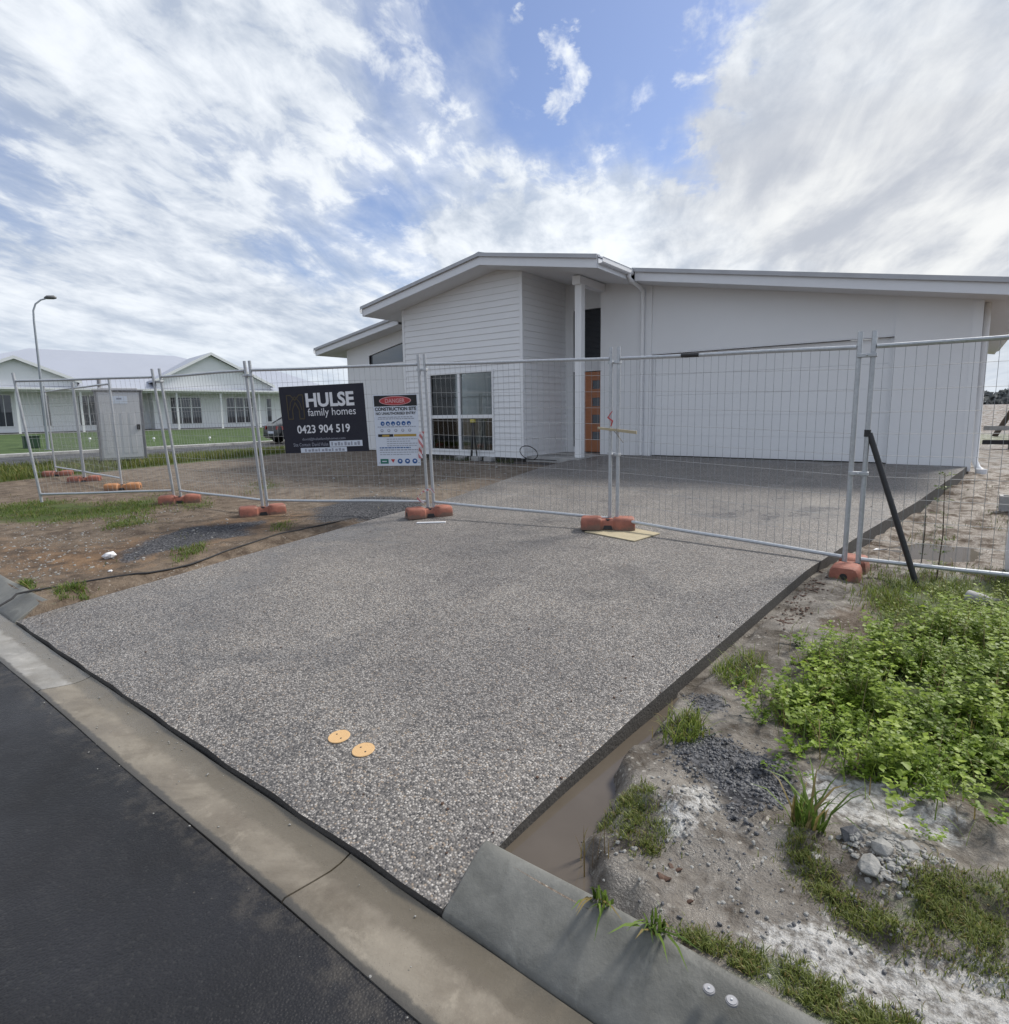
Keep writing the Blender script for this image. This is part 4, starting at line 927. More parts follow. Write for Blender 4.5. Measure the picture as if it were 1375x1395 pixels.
# plastic-shelled feet
def foot(name, label, pos, rz, mat='orange_plastic', L=0.62, W=0.235, H=0.14):
    st = [(-0.5, 0.80, 0.70), (-0.49, 0.92, 0.9), (-0.45, 1.0, 1.0), (-0.20, 1.0, 1.0), (-0.14, 0.96, 0.97), (-0.10, 0.72, 0.82), (0.10, 0.72, 0.82), (0.14, 0.96, 0.97), (0.20, 1.0, 1.0), (0.45, 1.0, 1.0), (0.49, 0.92, 0.9), (0.5, 0.80, 0.70)]
    prof = [(-1.0, 0.0), (-1.0, 0.25), (-0.93, 0.72), (-0.80, 0.93), (-0.6, 1.0), (0.6, 1.0), (0.80, 0.93), (0.93, 0.72), (1.0, 0.25), (1.0, 0.0)]
    k = len(prof); vs = []; c, s = math.cos(rz), math.sin(rz)
    for (u, wf, hf) in st:
        for (a, b) in prof:
            x = u * L; y = a * wf * W / 2; vs.append((pos[0] + x * c - y * s, pos[1] + x * s + y * c, pos[2] + b * hf * H))
    n = len(st)
    fs = [(i * k + j, i * k + j + 1, (i + 1) * k + j + 1, (i + 1) * k + j) for i in range(n - 1) for j in range(k - 1)] + [tuple(range(k))[::-1], tuple(range((n - 1) * k, n * k))]
    fs += [(i * k, (i + 1) * k, (i + 1) * k + k - 1, i * k + k - 1) for i in range(n - 1)]
    root = thing(name, label, 'fence foot', pos, 'plastic fence feet')
    b = MB().add(vs, fs).build('shell', mat, root, smooth=True)
    def loc(x, y, z): return (pos[0] + x * c - y * s, pos[1] + x * s + y * c, pos[2] + z)
    for e in (-1, 1):   # hand hole at each end
        m = MB().tube([loc(e * (L / 2 - 0.006), 0, 0.055), loc(e * (L / 2 + 0.0035), 0, 0.055)], 0.03, 12); m.build('hand_hole', 'dark_rubber', root)
    for y in (-0.046, 0.046):
        MB().tube([loc(0, y, 0.10), loc(0, y, 0.1175)], 0.026, 10).build('post_socket', 'dark_rubber', root)
    for e in (-1, 1):
        m = MB().hexa([loc(-0.055, e * 0.078, 0.005), loc(0.055, e * 0.078, 0.005), loc(0.055, e * 0.0885, 0.005), loc(-0.055, e * 0.0885, 0.005)], [loc(-0.04, e * 0.074, 0.05), loc(0.04, e * 0.074, 0.05), loc(0.04, e * 0.085, 0.05), loc(-0.04, e * 0.085, 0.05)])
        m.build('fork_slot', 'dark_rubber', root)
    return root
def jp(k, dz=0.0): p = J[k][0]; return (p.x, p.y, p.z + dz)
foot('ballast_block', 'orange fence foot at the driveway edge below the danger sign, white strip beside it', (-5.60, 5.66, float(slab_z(5.66)) + 0.004), R(62))
foot('ballast_block', 'orange fence foot on the driveway sitting on a plywood offcut', (-3.13, 6.10, float(slab_z(6.1)) + 0.018), R(28))
foot('ballast_block', 'faded orange fence foot in the mud right of the driveway edge', (-0.64, 5.90, gzs(-0.64, 5.9) - 0.008), R(88))
foot('ballast_block', 'orange fence foot on dirt in front of the navy sign', (-7.85, 4.55, gzs(-7.85, 4.55) - 0.005), R(66))
foot('ballast_block', 'orange fence foot at the bare dirt corner left of the navy sign', (-10.12, 4.42, gzs(-10.12, 4.42) - 0.005), R(60))
foot('ballast_block', 'pale orange fence foot directly in front of the portable toilet', (-13.0, 4.62, gzs(-13.0, 4.62) - 0.005), R(55), 'faded_orange')
foot('ballast_block', 'red-orange fence foot second from the portable toilet', (-15.4, 4.73, gzs(-15.4, 4.73) - 0.005), R(58))
foot('ballast_block', 'farthest fence foot beside the long green grass', (-17.6, 4.85, gzs(-17.6, 4.85) - 0.005), R(58))

# ------------------------------------------------------------------ lettering
def text_mesh(body, size, bold=0.0, sx=1.0):
    cu = bpy.data.curves.new('lettering', 'FONT'); cu.body = body; cu.size = size; cu.offset = bold; cu.align_x = 'LEFT'; cu.resolution_u = 3
    ob = bpy.data.objects.new('lettering', cu); col.objects.link(ob); bpy.context.view_layer.update()
    dg = bpy.context.evaluated_depsgraph_get(); me = bpy.data.meshes.new_from_object(ob.evaluated_get(dg))
    v = [(p.co.x, p.co.y) for p in me.vertices]; f = [tuple(p.vertices) for p in me.polygons]
    bpy.data.objects.remove(ob); bpy.data.curves.remove(cu); bpy.data.meshes.remove(me)
    xs = [p[0] for p in v]; ys_ = [p[1] for p in v]
    return [(p[0] - min(xs), p[1] - min(ys_)) for p in v], f, max(xs) - min(xs), max(ys_) - min(ys_)
class Board:
    """a flat printed board: local u to the right, v up, placed on the fence plane"""
    def __init__(s, root, org, eu, ev, en, w_, h_): s.root, s.o, s.u, s.v, s.n, s.w, s.h = root, org, eu, ev, en, w_, h_; s.layer = 0
    def pt(s, u, v, n=0.0): return tuple(s.o + s.u * u + s.v * v + s.n * n)
    def rect(s, name, mat, u0, v0, u1, v1, n=0.002): 
        return MB().add([s.pt(u0, v0, n), s.pt(u1, v0, n), s.pt(u1, v1, n), s.pt(u0, v1, n)], [(0, 1, 2, 3)]).build(name, mat, s.root)
    def ellipse(s, name, mat, cu, cv, ru, rv, n=0.002, k=28):
        return MB().add([s.pt(cu + ru * math.cos(2 * math.pi * i / k), cv + rv * math.sin(2 * math.pi * i / k), n) for i in range(k)], [tuple(range(k))]).build(name, mat, s.root)
    def text(s, body, mat, u, v, width, height, bold=0.0, n=0.004, name='lettering'):
        vv, ff, tw, th = text_mesh(body, 1.0, bold)
        return MB().add([s.pt(u + p[0] * width / tw, v + p[1] * height / th, n) for p in vv], ff).build(name, mat, s.root)
    def poly(s, name, mat, pts, n=0.003): return MB().add([s.pt(p[0], p[1], n) for p in pts], [tuple(range(len(pts)))]).build(name, mat, s.root)
def board_at(name, label, s0, s1, h0, h1, mat, thick=0.005, out=0.034, tilt=0.0):
    P, L, _ = pan['c']; A, B = P(s0, h0), P(s1, h0); eu = (B - A).normalized(); evr = (P(s0, h1) - A); ev = (evr - eu * evr.dot(eu)).normalized()
    eu, ev = eu * math.cos(tilt) + ev * math.sin(tilt), ev * math.cos(tilt) - eu * math.sin(tilt)
    en = eu.cross(ev).normalized()
    w_, h_ = s1 - s0, h1 - h0; org = A + en * out
    root = thing(name, label, 'sign', tuple(org))
    bd = Board(root, org, eu, ev, en, w_, h_)
    MB().hexa([bd.pt(0, 0, -thick), bd.pt(w_, 0, -thick), bd.pt(w_, 0, 0), bd.pt(0, 0, 0)], [bd.pt(0, h_, -thick), bd.pt(w_, h_, -thick), bd.pt(w_, h_, 0), bd.pt(0, h_, 0)]).build('sign_panel', mat, root)
    for (u, v) in ((0.03, 0.03), (w_ - 0.03, 0.03), (0.03, h_ - 0.03), (w_ - 0.03, h_ - 0.03)):
        MB().tube([bd.pt(u, v, -0.04), bd.pt(u, v + 0.01, 0.004), bd.pt(u + 0.012, v + 0.012, 0.004)], 0.003, 5).build('cable_tie', 'dark_rubber', root)
    return bd
b1 = board_at('builder_sign', 'navy builder sign with white lettering and phone number tied to the fence', 0.45, 1.69, 0.84, 1.76, 'print_navy', tilt=R(1.2))
W1, H1 = b1.w, b1.h
b1.text('HULSE', 'print_white', 0.385, 0.625, 0.705, 0.195, 0.035)
b1.text('family homes', 'print_white', 0.40, 0.475, 0.70, 0.135)
b1.text('0423 904 519', 'print_white', 0.215, 0.27, 0.78, 0.115, 0.018)
b1.text('david@hulsefamilyhomes.com', 'print_grey', 0.275, 0.165, 0.64, 0.045)
b1.text('Site Contact: David Hulse', 'print_grey', 0.135, 0.092, 0.52, 0.048)
b1.rect('label_strip', 'print_paper', 0.675, 0.075, 1.155, 0.155, 0.003); b1.rect('label_strip', 'print_paper', 0.235, 0.004, 0.92, 0.07, 0.003)
for i in range(9): b1.rect('print_mark', 'print_grey', 0.70 + i * 0.048, 0.09, 0.70 + i * 0.048 + (0.034 if i % 3 else 0.022), 0.14 - 0.012 * (i % 2), 0.0045)
for i in range(12): b1.rect('print_mark', 'print_grey', 0.30 + i * 0.05, 0.016, 0.30 + i * 0.05 + (0.036 if i % 4 else 0.022), 0.056 - 0.01 * (i % 2), 0.0045)
# gold outline house emblem
def strokes(bd, pts, wd, mat, name='emblem_stroke'):
    for (a, b) in zip(pts[:-1], pts[1:]):
        dx, dy = b[0] - a[0], b[1] - a[1]; l = math.hypot(dx, dy); nx_, ny_ = -dy / l * wd / 2, dx / l * wd / 2; ex, ey = dx / l * wd * .4, dy / l * wd * .4
        bd.poly(name, mat, [(a[0] + nx_ - ex, a[1] + ny_ - ey), (a[0] - nx_ - ex, a[1] - ny_ - ey), (b[0] - nx_ + ex, b[1] - ny_ + ey), (b[0] + nx_ + ex, b[1] + ny_ + ey)])
e0, e1, eb, et = 0.105, 0.345, 0.475, 0.80
strokes(b1, [(e0, eb), (e0, et), (e0 + 0.055, et), (0.225, et - 0.07), (e1 - 0.055, et), (e1, et), (e1, eb), (e1 - 0.07, eb), (e1 - 0.07, 0.60), (0.225, 0.70), (e0 + 0.07, 0.60), (e0 + 0.07, eb), (e0, eb)], 0.016, 'print_gold')
strokes(b1, [(e0 + 0.03, 0.60), (e0 + 0.05, 0.70), (0.225, 0.78), (e1 - 0.05, 0.70), (e1 - 0.03, 0.60)], 0.013, 'print_gold')
b2 = board_at('danger_sign', 'white danger construction site notice tied beside the navy sign', 1.79, 2.41, 0.66, 1.62, 'print_paper', tilt=R(0.3))
W2, H2 = b2.w, b2.h
b2.rect('banner', 'print_black', 0.012, H2 - 0.155, W2 - 0.008, H2 - 0.012, 0.002)
b2.ellipse('oval', 'print_pink', W2 / 2, H2 - 0.083, 0.225, 0.060, 0.003); b2.ellipse('oval', 'print_red', W2 / 2, H2 - 0.083, 0.212, 0.051, 0.004)
b2.text('DANGER', 'print_pink', W2 / 2 - 0.14, H2 - 0.112, 0.28, 0.058, 0.03, 0.0052)
b2.text('CONSTRUCTION SITE', 'print_black', 0.02, H2 - 0.215, W2 - 0.04, 0.048, 0.03)
b2.text('NO UNAUTHORISED ENTRY', 'print_black', 0.03, H2 - 0.268, W2 - 0.06, 0.036, 0.02)
def marks(bd, v, h, u0, u1, mat, n=12, seed=1):
    rr = random.Random(seed); u = u0
    m = MB()
    while u < u1:
        l = rr.uniform(0.015, 0.05); e = min(u + l, u1); m.add([bd.pt(u, v, .003), bd.pt(e, v, .003), bd.pt(e, v + h, .003), bd.pt(u, v + h, .003)], [(0, 1, 2, 3)]); u += l + 0.009
    m.build('print_line', mat, bd.root)
marks(b2, H2 - 0.305, 0.010, 0.06, W2 - 0.08, 'print_grey', seed=2); marks(b2, H2 - 0.328, 0.010, 0.05, W2 - 0.06, 'print_grey', seed=3)
for i in range(6):
    b2.ellipse('safety_symbol', 'print_blue', 0.115 + i * 0.074, H2 - 0.385, 0.029, 0.029, 0.003, 16); b2.ellipse('safety_symbol', 'print_paper', 0.118 + i * 0.074, H2 - 0.388 - 0.004 * (i % 3), 0.011, 0.008 + 0.004 * (i % 2), 0.004, 10)
marks(b2, H2 - 0.435, 0.010, 0.04, W2 - 0.03, 'print_grey', seed=4)
for i in range(5):
    b2.ellipse('safety_symbol', 'print_grey', 0.10 + i * 0.098, H2 - 0.480, 0.023, 0.021, 0.003, 8); b2.ellipse('safety_symbol', 'print_paper', 0.10 + i * 0.098, H2 - 0.477, 0.012, 0.009, 0.004, 8)
b2.rect('ribbon', 'print_black', 0.04, H2 - 0.565, 0.255, H2 - 0.528, 0.003); b2.rect('ribbon', 'print_yellow', 0.10, H2 - 0.562, 0.20, H2 - 0.536, 0.004); b2.rect('ribbon', 'print_yellow', 0.265, H2 - 0.562, W2 - 0.04, H2 - 0.530, 0.003)
for i in range(8): marks(b2, H2 - 0.60 - i * 0.030, 0.009 if i not in (4, 5) else 0.014, 0.16 if i < 4 else 0.05, W2 - 0.03 - 0.10 * (i % 3 == 1), 'print_grey' if i not in (4,) else 'print_blue', seed=10 + i)
b2.rect('exit_panel', 'print_green', 0.05, 0.03, 0.165, 0.095, 0.003); b2.rect('print_mark', 'print_paper', 0.075, 0.055, 0.14, 0.068, 0.004)
b2.poly('warning_mark', 'print_red', [(0.20, 0.09), (0.23, 0.04), (0.26, 0.09)]);
for i in range(3):
    b2.ellipse('safety_symbol', 'print_blue', 0.33 + i * 0.105, 0.063, 0.036, 0.034, 0.003, 16); b2.ellipse('safety_symbol', 'print_paper', 0.332 + i * 0.105, 0.066, 0.016, 0.012, 0.004, 10)
for s_ in (0.07, W2 - 0.07):   # ties hanging from the bottom edge
    m = MB().tube([b2.pt(s_, 0.01, -0.02), b2.pt(s_ - 0.02, -0.07, -0.015), b2.pt(s_ - 0.05, -0.15, 0.0)], 0.003, 5); m.build('cable_tie', 'dark_rubber', b2.root)

# ------------------------------------------------------------------ odds and ends on the fence
P, L, _ = pan['c']
def ribbon(pts, wd, nrm):
    m = MB(); vs = []
    for i, p in enumerate(pts): vs += [tuple(Vector(p) - nrm * wd / 2), tuple(Vector(p) + nrm * wd / 2)]
    return m.add(vs, [(2 * i, 2 * i + 1, 2 * i + 3, 2 * i + 2) for i in range(len(pts) - 1)])
q = P(L - 0.03, 1.12); dd = V(0.8, 0.6, 0)
tp = ribbon([q + V(0, -0.03, 0), q + V(-0.03, -0.05, -0.09), q + V(0.0, -0.06, -0.20), q + V(-0.04, -0.05, -0.27), q + V(-0.03, -0.05, -0.36)], 0.055, dd).build('barrier_tape', 'striped_tape'); tp.modifiers.new('solid', 'SOLIDIFY').thickness = 0.002
tag(tp, 'red and white striped tape hanging on the post beside the danger sign', 'tape')
q = V(*jp('P3')) + V(-0.02, -0.12, 0.16)
tp = ribbon([q, q + V(-0.08, -0.05, 0.06), q + V(-0.03, 0.0, 0.14), q + V(0.08, 0.05, 0.19), q + V(0.1, 0.1, 0.12)], 0.03, V(0.3, 0.2, 0.9).normalized()).build('barrier_tape', 'striped_tape'); tp.modifiers.new('solid', 'SOLIDIFY').thickness = 0.002
tag(tp, 'scrap of red tape curled over the fence foot below the danger sign', 'tape')
P, L, _ = pan['e']
a0, a1 = P(-0.20, 1.20), P(0.31, 1.165)
off = V(0, -0.035, 0)
st = MB().hexa([tuple(a0 + off), tuple(a1 + off), tuple(a1 + off + V(0, -0.02, 0)), tuple(a0 + off + V(0, -0.02, 0))], [tuple(a0 + off + V(0, 0, .026)), tuple(a1 + off + V(0, 0, .035)), tuple(a1 + off + V(0, -0.02, .035)), tuple(a0 + off + V(0, -0.02, .026))]).build('timber_batten', 'timber_pale', bevel=0.003)
tag(st, 'short pale timber batten tied across the middle fence posts', 'batten')
tw = thing('wire_tie', 'twisted wire tie hanging from the timber batten', 'wire', tuple(P(0.1, 1.15)))
MB().tube([P(0.07, 1.22) + off * 2, P(0.07, 1.15) + off * 2, P(0.12, 1.10) + off * 2, P(0.15, 1.06) + off * 1.7], 0.004, 6).build('strand', 'timber_grey', tw); MB().tube([P(0.03, 1.19) + off * 2, P(0.10, 1.13) + off * 2], 0.004, 6).build('strand', 'timber_grey', tw)
q = P(-0.03, 1.24)
tp = ribbon([q + V(0, -0.03, 0), q + V(0.03, -0.05, 0.06), q + V(-0.03, -0.05, 0.10), q + V(0.02, -0.04, 0.17)], 0.025, V(0.7, 0.1, 0.3)).build('red_ribbon', 'print_red'); tp.modifiers.new('solid', 'SOLIDIFY').thickness = 0.002
tag(tp, 'small red ribbon knotted above the timber batten', 'ribbon')
# black band round the top rail
P, L, _ = pan['e']
tag(MB().tube([P(0.80, 2.001), P(0.99, 2.001)], 0.0235, 10).build('black_tape', 'black_paint', smooth=True), 'black tape wrapped round the top rail in front of the garage', 'tape')
# raking brace
br = thing('raking_brace', 'black steel brace leaning from the fence post into the weeds', 'brace', (-0.14, 5.35, 0.1))
P, L, _ = pan['f']
MB().tube([tuple(P(0.06, 1.27)), (-0.13, 5.86, gzs(-0.13, 5.86) - 0.03)], 0.024, 10).build('brace_tube', 'black_paint', br, smooth=True)
MB().tube([tuple(P(0.045, 1.24)), tuple(P(0.045, 1.30))], 0.026, 10).build('brace_collar', 'black_paint', br, smooth=True)
# boards on the slab
def flat_board(name, label, cat, quad, z0, th, mat):
    o = MB().hexa([(p[0], p[1], z0(p)) for p in quad], [(p[0], p[1], z0(p) + th) for p in quad]).build(name, mat, bevel=0.002); return tag(o, label, cat)
sz = lambda p: float(slab_z(p[1])) + 0.002
flat_board('plywood_offcut', 'pale plywood offcut under the driveway fence foot', 'board', [(-3.30, 5.86), (-2.62, 5.72), (-2.52, 6.18), (-3.2, 6.34)], sz, 0.012, 'timber_pale')
flat_board('white_strip', 'short white strip lying in front of the fence foot by the danger sign', 'strip', [(-5.42, 5.24), (-5.12, 5.46), (-5.14, 5.50), (-5.44, 5.28)], sz, 0.012, 'white_plastic')
# service pit lids in the driveway
for i, (u, v, lab) in enumerate(((462, 1003, 'left of the two round yellow lids set in the driveway'), (495, 1021, 'right of the two round yellow lids set in the driveway'))):
    x, y = gnd(u, v, 0.083); zt_ = float(slab_z(y)); sl_ = (float(slab_z(y + .05)) - float(slab_z(y - .05))) / .1
    lid = thing('service_marker', lab, 'lid', (x, y, zt_), 'yellow round lids')
    def disc(r, h, mat, name, cx=0, cy=0):
        m = MB().cyl((0, 0, 0), r, h, 32, r - 0.002); m.v = [(x + cx + p[0], y + cy + p[1], zt_ + 0.001 + p[2] + sl_ * (cy + p[1])) for p in m.v]; return m.build(name, mat, lid, smooth=False)
    disc(0.052, 0.0025, 'lid_yellow', 'cover')
    for cx, cy in ((-0.022, 0.004), (0.022, -0.006)): disc(0.006, 0.0035, 'screw_dark', 'screw', cx, cy)
# survey discs on the kerb
for i, (u, v, lab) in enumerate(((966, 1353, 'left of the two grey metal discs fixed to the kerb'), (997, 1369, 'right of the two grey metal discs fixed to the kerb'))):
    x, y = gnd(u, v, 0.125); zt_ = 0.1325
    dk = thing('kerb_disc', lab, 'disc', (x, y, zt_), 'grey kerb discs')
    MB().cyl((x, y, zt_), 0.0155, 0.005, 24, 0.015).build('rim', 'disc_rim', dk, smooth=False); MB().cyl((x, y, zt_ + 0.004), 0.0125, 0.003, 24, 0.012).build('plate', 'disc_grey', dk); MB().cyl((x, y, zt_ + 0.006), 0.003, 0.004, 10, 0.0024).build('pin', 'galvanised', dk)
# black poly pipe lying along the left edge of the driveway
pts = []
for (u, v) in ((-60, 842), (-10, 818), (22, 805), (60, 797), (120, 787), (200, 776), (260, 764), (330, 744), (380, 730), (430, 720), (490, 707)):
    x, y = gnd(u, v, 0.17); pts.append((x, y))
def pz(x, y): return (0.14 if y < 1.46 and y > 1.3 else (0.10 if y <= 1.3 else gzs(x, y))) + 0.004
pp = []
for a, b in zip(pts[:-1], pts[1:]):
    for t in np.linspace(0, 1, 6)[:-1]: x, y = a[0] + (b[0] - a[0]) * t, a[1] + (b[1] - a[1]) * t; pp.append((x, y, max(pz(x, y), 0.02)))
zz2 = np.array([p[2] for p in pp]); zz2 = np.maximum(zz2, np.convolve(np.pad(zz2, 3, 'edge'), np.ones(7) / 7, 'valid')); pp = [(p[0], p[1], float(z_)) for p, z_ in zip(pp, zz2)]
tag(MB().tube(pp, 0.0095, 8).build('poly_pipe', 'dark_rubber', smooth=True), 'black pipe snaking over the kerb along the left driveway edge', 'pipe')
# cable loop at the porch
c0 = V(-8.1, 11.62, 0.46)
lp = [tuple(c0 + V(-0.9 + 0.05 * i, -0.05, 0.02)) for i in range(0, 17, 2)] + [tuple(c0 + V(0.25 * math.sin(a) + 0.1, -0.12 + 0.1 * math.cos(a), 0.02 + 0.17 * (1 - math.cos(a)))) for a in np.linspace(0.0, 2.0 * math.pi, 16)] + [tuple(c0 + V(0.3 + 0.1 * i, 0.0, 0.02)) for i in range(6)]
tag(MB().tube(lp, 0.011, 6).build('cable', 'dark_rubber', smooth=True), 'black cable looping up beside the porch slab', 'cable')
# black tripod with yellow cap below the window
tl = thing('laser_tripod', 'black tripod with yellow cap standing below the front window', 'tripod', (-9.74, 11.48, 0.45))
tx, ty = -9.72, 11.50; gb = 0.42
for dx_, dy_ in ((-0.10, 0.05), (0.10, 0.03), (0.0, -0.12)): MB().tube([(tx, ty, 1.32), (tx + dx_, ty + dy_, gb)], [0.022, 0.015], 8).build('leg', 'black_paint', tl)
MB().cyl((tx, ty, 1.28), 0.04, 0.09, 10).build('head', 'black_paint', tl); MB().box((tx - 0.055, ty - 0.05, 1.371), (tx + 0.055, ty + 0.05, 1.45)).build('cap', 'tape_yellow', tl, bevel=0.01)
# blocks along the slab edge
for i, (x, w_, lab) in enumerate(((-10.25, 0.26, 'grey concrete block under the front window, left one'), (-9.78, 0.30, 'grey concrete block below the tripod, middle of the row'), (-9.3, 0.24, 'grey concrete block right of the tripod'))):
    z0 = gzs(x, 11.45) - 0.01; m = MB(); m.box((x, 11.38, z0), (x + w_, 11.56, z0 + 0.11)); o = m.build('concrete_block', 'block_concrete', bevel=0.008); o.rotation_euler = (0, 0, 0); tag(o, lab, 'block', 'blocks along the slab edge')

# ------------------------------------------------------------------ neighbour's house across the side street
NA = Vector((-52.18, 21.34, 0.0)); ND = Vector((0.1803, 0.9836, 0)); NN = Vector((0.9836, -0.1803, 0))
def N(s, off, z): p = NA + ND * s + NN * off; return (p.x, p.y, z)
NB = 0.60
nb = thing('neighbour_house', 'long low white house with grey-blue gabled roof across the green lawn', 'house', N(0, 0, NB))
def nbox(name, mat, s0, s1, o0, o1, z0, z1, parent=nb):
    return MB().hexa([N(s0, o0, z0), N(s1, o0, z0), N(s1, o1, z0), N(s0, o1, z0)], [N(s0, o0, z1), N(s1, o0, z1), N(s1, o1, z1), N(s0, o1, z1)]).build(name, mat, parent)
ET = 3.72
nbox('plinth', 'slab_edge', -15, 13.4, -10, 0.02, NB - 0.3, NB + 0.12)
nbox('wall', 'far_wall', -15, -2.9, -10, 0, NB + 0.12, ET); nbox('wall', 'far_wall', -2.9, 0.0, -10, -1.6, NB + 0.12, ET); nbox('wall', 'far_wall', 0.0, 13.2, -10, 0, NB + 0.12, ET)
def nwin(s0, s1, z0, z1, panes, transom=None, off=0.0):
    f = nbox('window', 'trim_paint', s0 - 0.09, s1 + 0.09, off + 0.004, off + 0.05, z0 - 0.09, z1 + 0.09)
    for (a, b) in panes:
        if transom:
            nbox('pane', 'glass_tint', a, b, off + 0.045, off + 0.058, z0, transom - 0.03, f); nbox('pane', 'glass_tint', a, b, off + 0.045, off + 0.058, transom + 0.03, z1, f)
        else: nbox('pane', 'glass_tint', a, b, off + 0.045, off + 0.058, z0, z1, f)
nwin(-9.75, -8.95, 1.18, 3.38, [(-9.75, -9.38), (-9.34, -8.95)]); nwin(-7.25, -6.78, 1.16, 3.38, [(-7.25, -6.78)]); nwin(-5.0, -3.8, 1.15, 3.36, [(-5.0, -4.42), (-4.34, -3.8)])
nwin(1.28, 3.56, 1.10, 3.28, [(1.28, 2.0), (2.08, 2.76), (2.86, 3.56)], 2.45); nwin(5.68, 7.90, 1.10, 3.26, [(5.68, 6.36), (6.46, 7.12), (7.22, 7.90)], 2.45); nwin(9.20, 9.58, 1.14, 3.22, [(9.20, 9.58)], 2.4)
nbox('door', 'print_grey', -1.9, -0.9, -1.59, -1.55, NB + 0.13, 2.8)
# verandah
VO = 1.5
for s_ in (-13.0, -8.7, -5.0, 1.42, 4.80, 8.0, 13.0): nbox('verandah_post', 'trim_paint', s_ - 0.07, s_ + 0.07, VO - 0.14, VO, NB, ET - 0.12)
nbox('verandah_beam', 'trim_paint', -15, 13.3, VO - 0.12, VO - 0.02, ET - 0.12, ET + 0.06)
nbox('verandah_floor', 'block_concrete', -15, 13.3, 0.021, VO + 0.1, NB - 0.3, NB + 0.06)
MB().hexa([N(-15.3, VO + 0.25, ET + 0.06), N(13.6, VO + 0.25, ET + 0.06), N(13.6, -0.6, ET + 0.70), N(-15.3, -0.6, ET + 0.70)], [N(-15.3, VO + 0.25, ET + 0.14), N(13.6, VO + 0.25, ET + 0.14), N(13.6, -0.6, ET + 0.78), N(-15.3, -0.6, ET + 0.78)]).build('verandah_roof', 'far_roof', nb)
nbox('gutter', 'trim_paint', -15.35, 13.65, VO + 0.25, VO + 0.37, ET + 0.02, ET + 0.15)
# main hip roof
E0, RZ = ET + 0.62, 7.25
m = MB().add([N(-16, -0.5, E0), N(13.8, -0.5, E0), N(13.8, -10.6, E0), N(-16, -10.6, E0), N(-7.2, -5.4, RZ), N(3.2, -5.4, RZ - 0.05)], [(0, 1, 5, 4), (1, 2, 5), (2, 3, 4, 5), (3, 0, 4), (3, 2, 1, 0)]); m.build('roof', 'far_roof', nb)
m = MB().add([N(6.5, -1.0, E0), N(16.2, -1.0, E0), N(16.2, -9.5, E0), N(6.5, -9.5, E0), N(8.6, -4.2, 6.35), N(11.4, -4.2, 6.30)], [(0, 1, 5, 4), (1, 2, 5), (2, 3, 4, 5), (3, 0, 4), (3, 2, 1, 0)]); m.build('roof', 'far_roof', nb)
def gable_front(sa, apex, sb, za, zt, zb, name='gable'):
    o1, o0 = VO - 0.3, -5.0
    m = MB().prism([N(sa, o1, ET + 0.2), N(sb, o1, ET + 0.2), N(sb, o1, zb), N(apex, o1, zt), N(sa, o1, za)], tuple(-NN * 0.1)); g = m.build(name, 'far_wall', nb)
    for (a, zA, b, zB) in ((sa - 0.25, za - 0.1, apex, zt + 0.08), (apex, zt + 0.08, sb + 0.25, zb - 0.1)):
        MB().hexa([N(a, o1 + 0.35, zA), N(b, o1 + 0.35, zB), N(b, o0, zB), N(a, o0, zA)], [N(a, o1 + 0.35, zA + 0.14), N(b, o1 + 0.35, zB + 0.14), N(b, o0, zB + 0.14), N(a, o0, zA + 0.14)]).build('gable_roof', 'far_roof', nb)
        MB().hexa([N(a, o1 + 0.36, zA - 0.08), N(b, o1 + 0.36, zB - 0.08), N(b, o1 + 0.42, zB - 0.08), N(a, o1 + 0.42, zA - 0.08)], [N(a, o1 + 0.36, zA + 0.15), N(b, o1 + 0.36, zB + 0.15), N(b, o1 + 0.42, zB + 0.15), N(a, o1 + 0.42, zA + 0.15)]).build('barge_board', 'trim_paint', nb)
gable_front(-12.2, -8.6, -5.1, 4.30, 5.85, 4.38); gable_front(0.1, 4.25, 9.2, 4.55, 6.78, 4.30)

# ------------------------------------------------------------------ portable toilet
A_ = Vector((-20.12, 6.62, 0)); B_ = Vector((-19.72, 7.76, 0)); tu = (B_ - A_).normalized(); tn = Vector((tu.y, -tu.x, 0)); TZ = 0.27; TW = (B_ - A_).length; TH = 2.14
tn = tn if tn.dot(-A_) > 0 else -tn
def T(u, o, z): p = A_ + tu * u + tn * o; return (p.x, p.y, TZ + z)
pt = thing('portable_toilet', 'grey portable toilet cabin standing on the dirt by the fence', 'toilet', T(TW / 2, -0.55, 0))
def tbox(name, mat, u0, u1, o0, o1, z0, z1, bev=0.01): return MB().hexa([T(u0, o0, z0), T(u1, o0, z0), T(u1, o1, z0), T(u0, o1, z0)], [T(u0, o0, z1), T(u1, o0, z1), T(u1, o1, z1), T(u0, o1, z1)]).build(name, mat, pt, bevel=bev)
tbox('cabin', 'toilet_plastic', 0, TW, -1.12, 0, 0.10, TH); tbox('base', 'dark_rubber', -0.03, TW + 0.03, -1.15, 0.03, 0, 0.10)
tbox('roof', 'toilet_frame', -0.04, TW + 0.04, -1.16, 0.05, TH, TH + 0.05); tbox('roof', 'toilet_plastic', 0.1, TW - 0.1, -1.02, -0.08, TH + 0.05, TH + 0.11)
for u in (0.03, TW - 0.03): tbox('corner_post', 'toilet_frame', u - 0.03, u + 0.03, 0.001, 0.03, 0.1, TH)
dr = tbox('door', 'toilet_plastic', 0.10, TW - 0.08, 0.002, 0.028, 0.16, TH - 0.06)
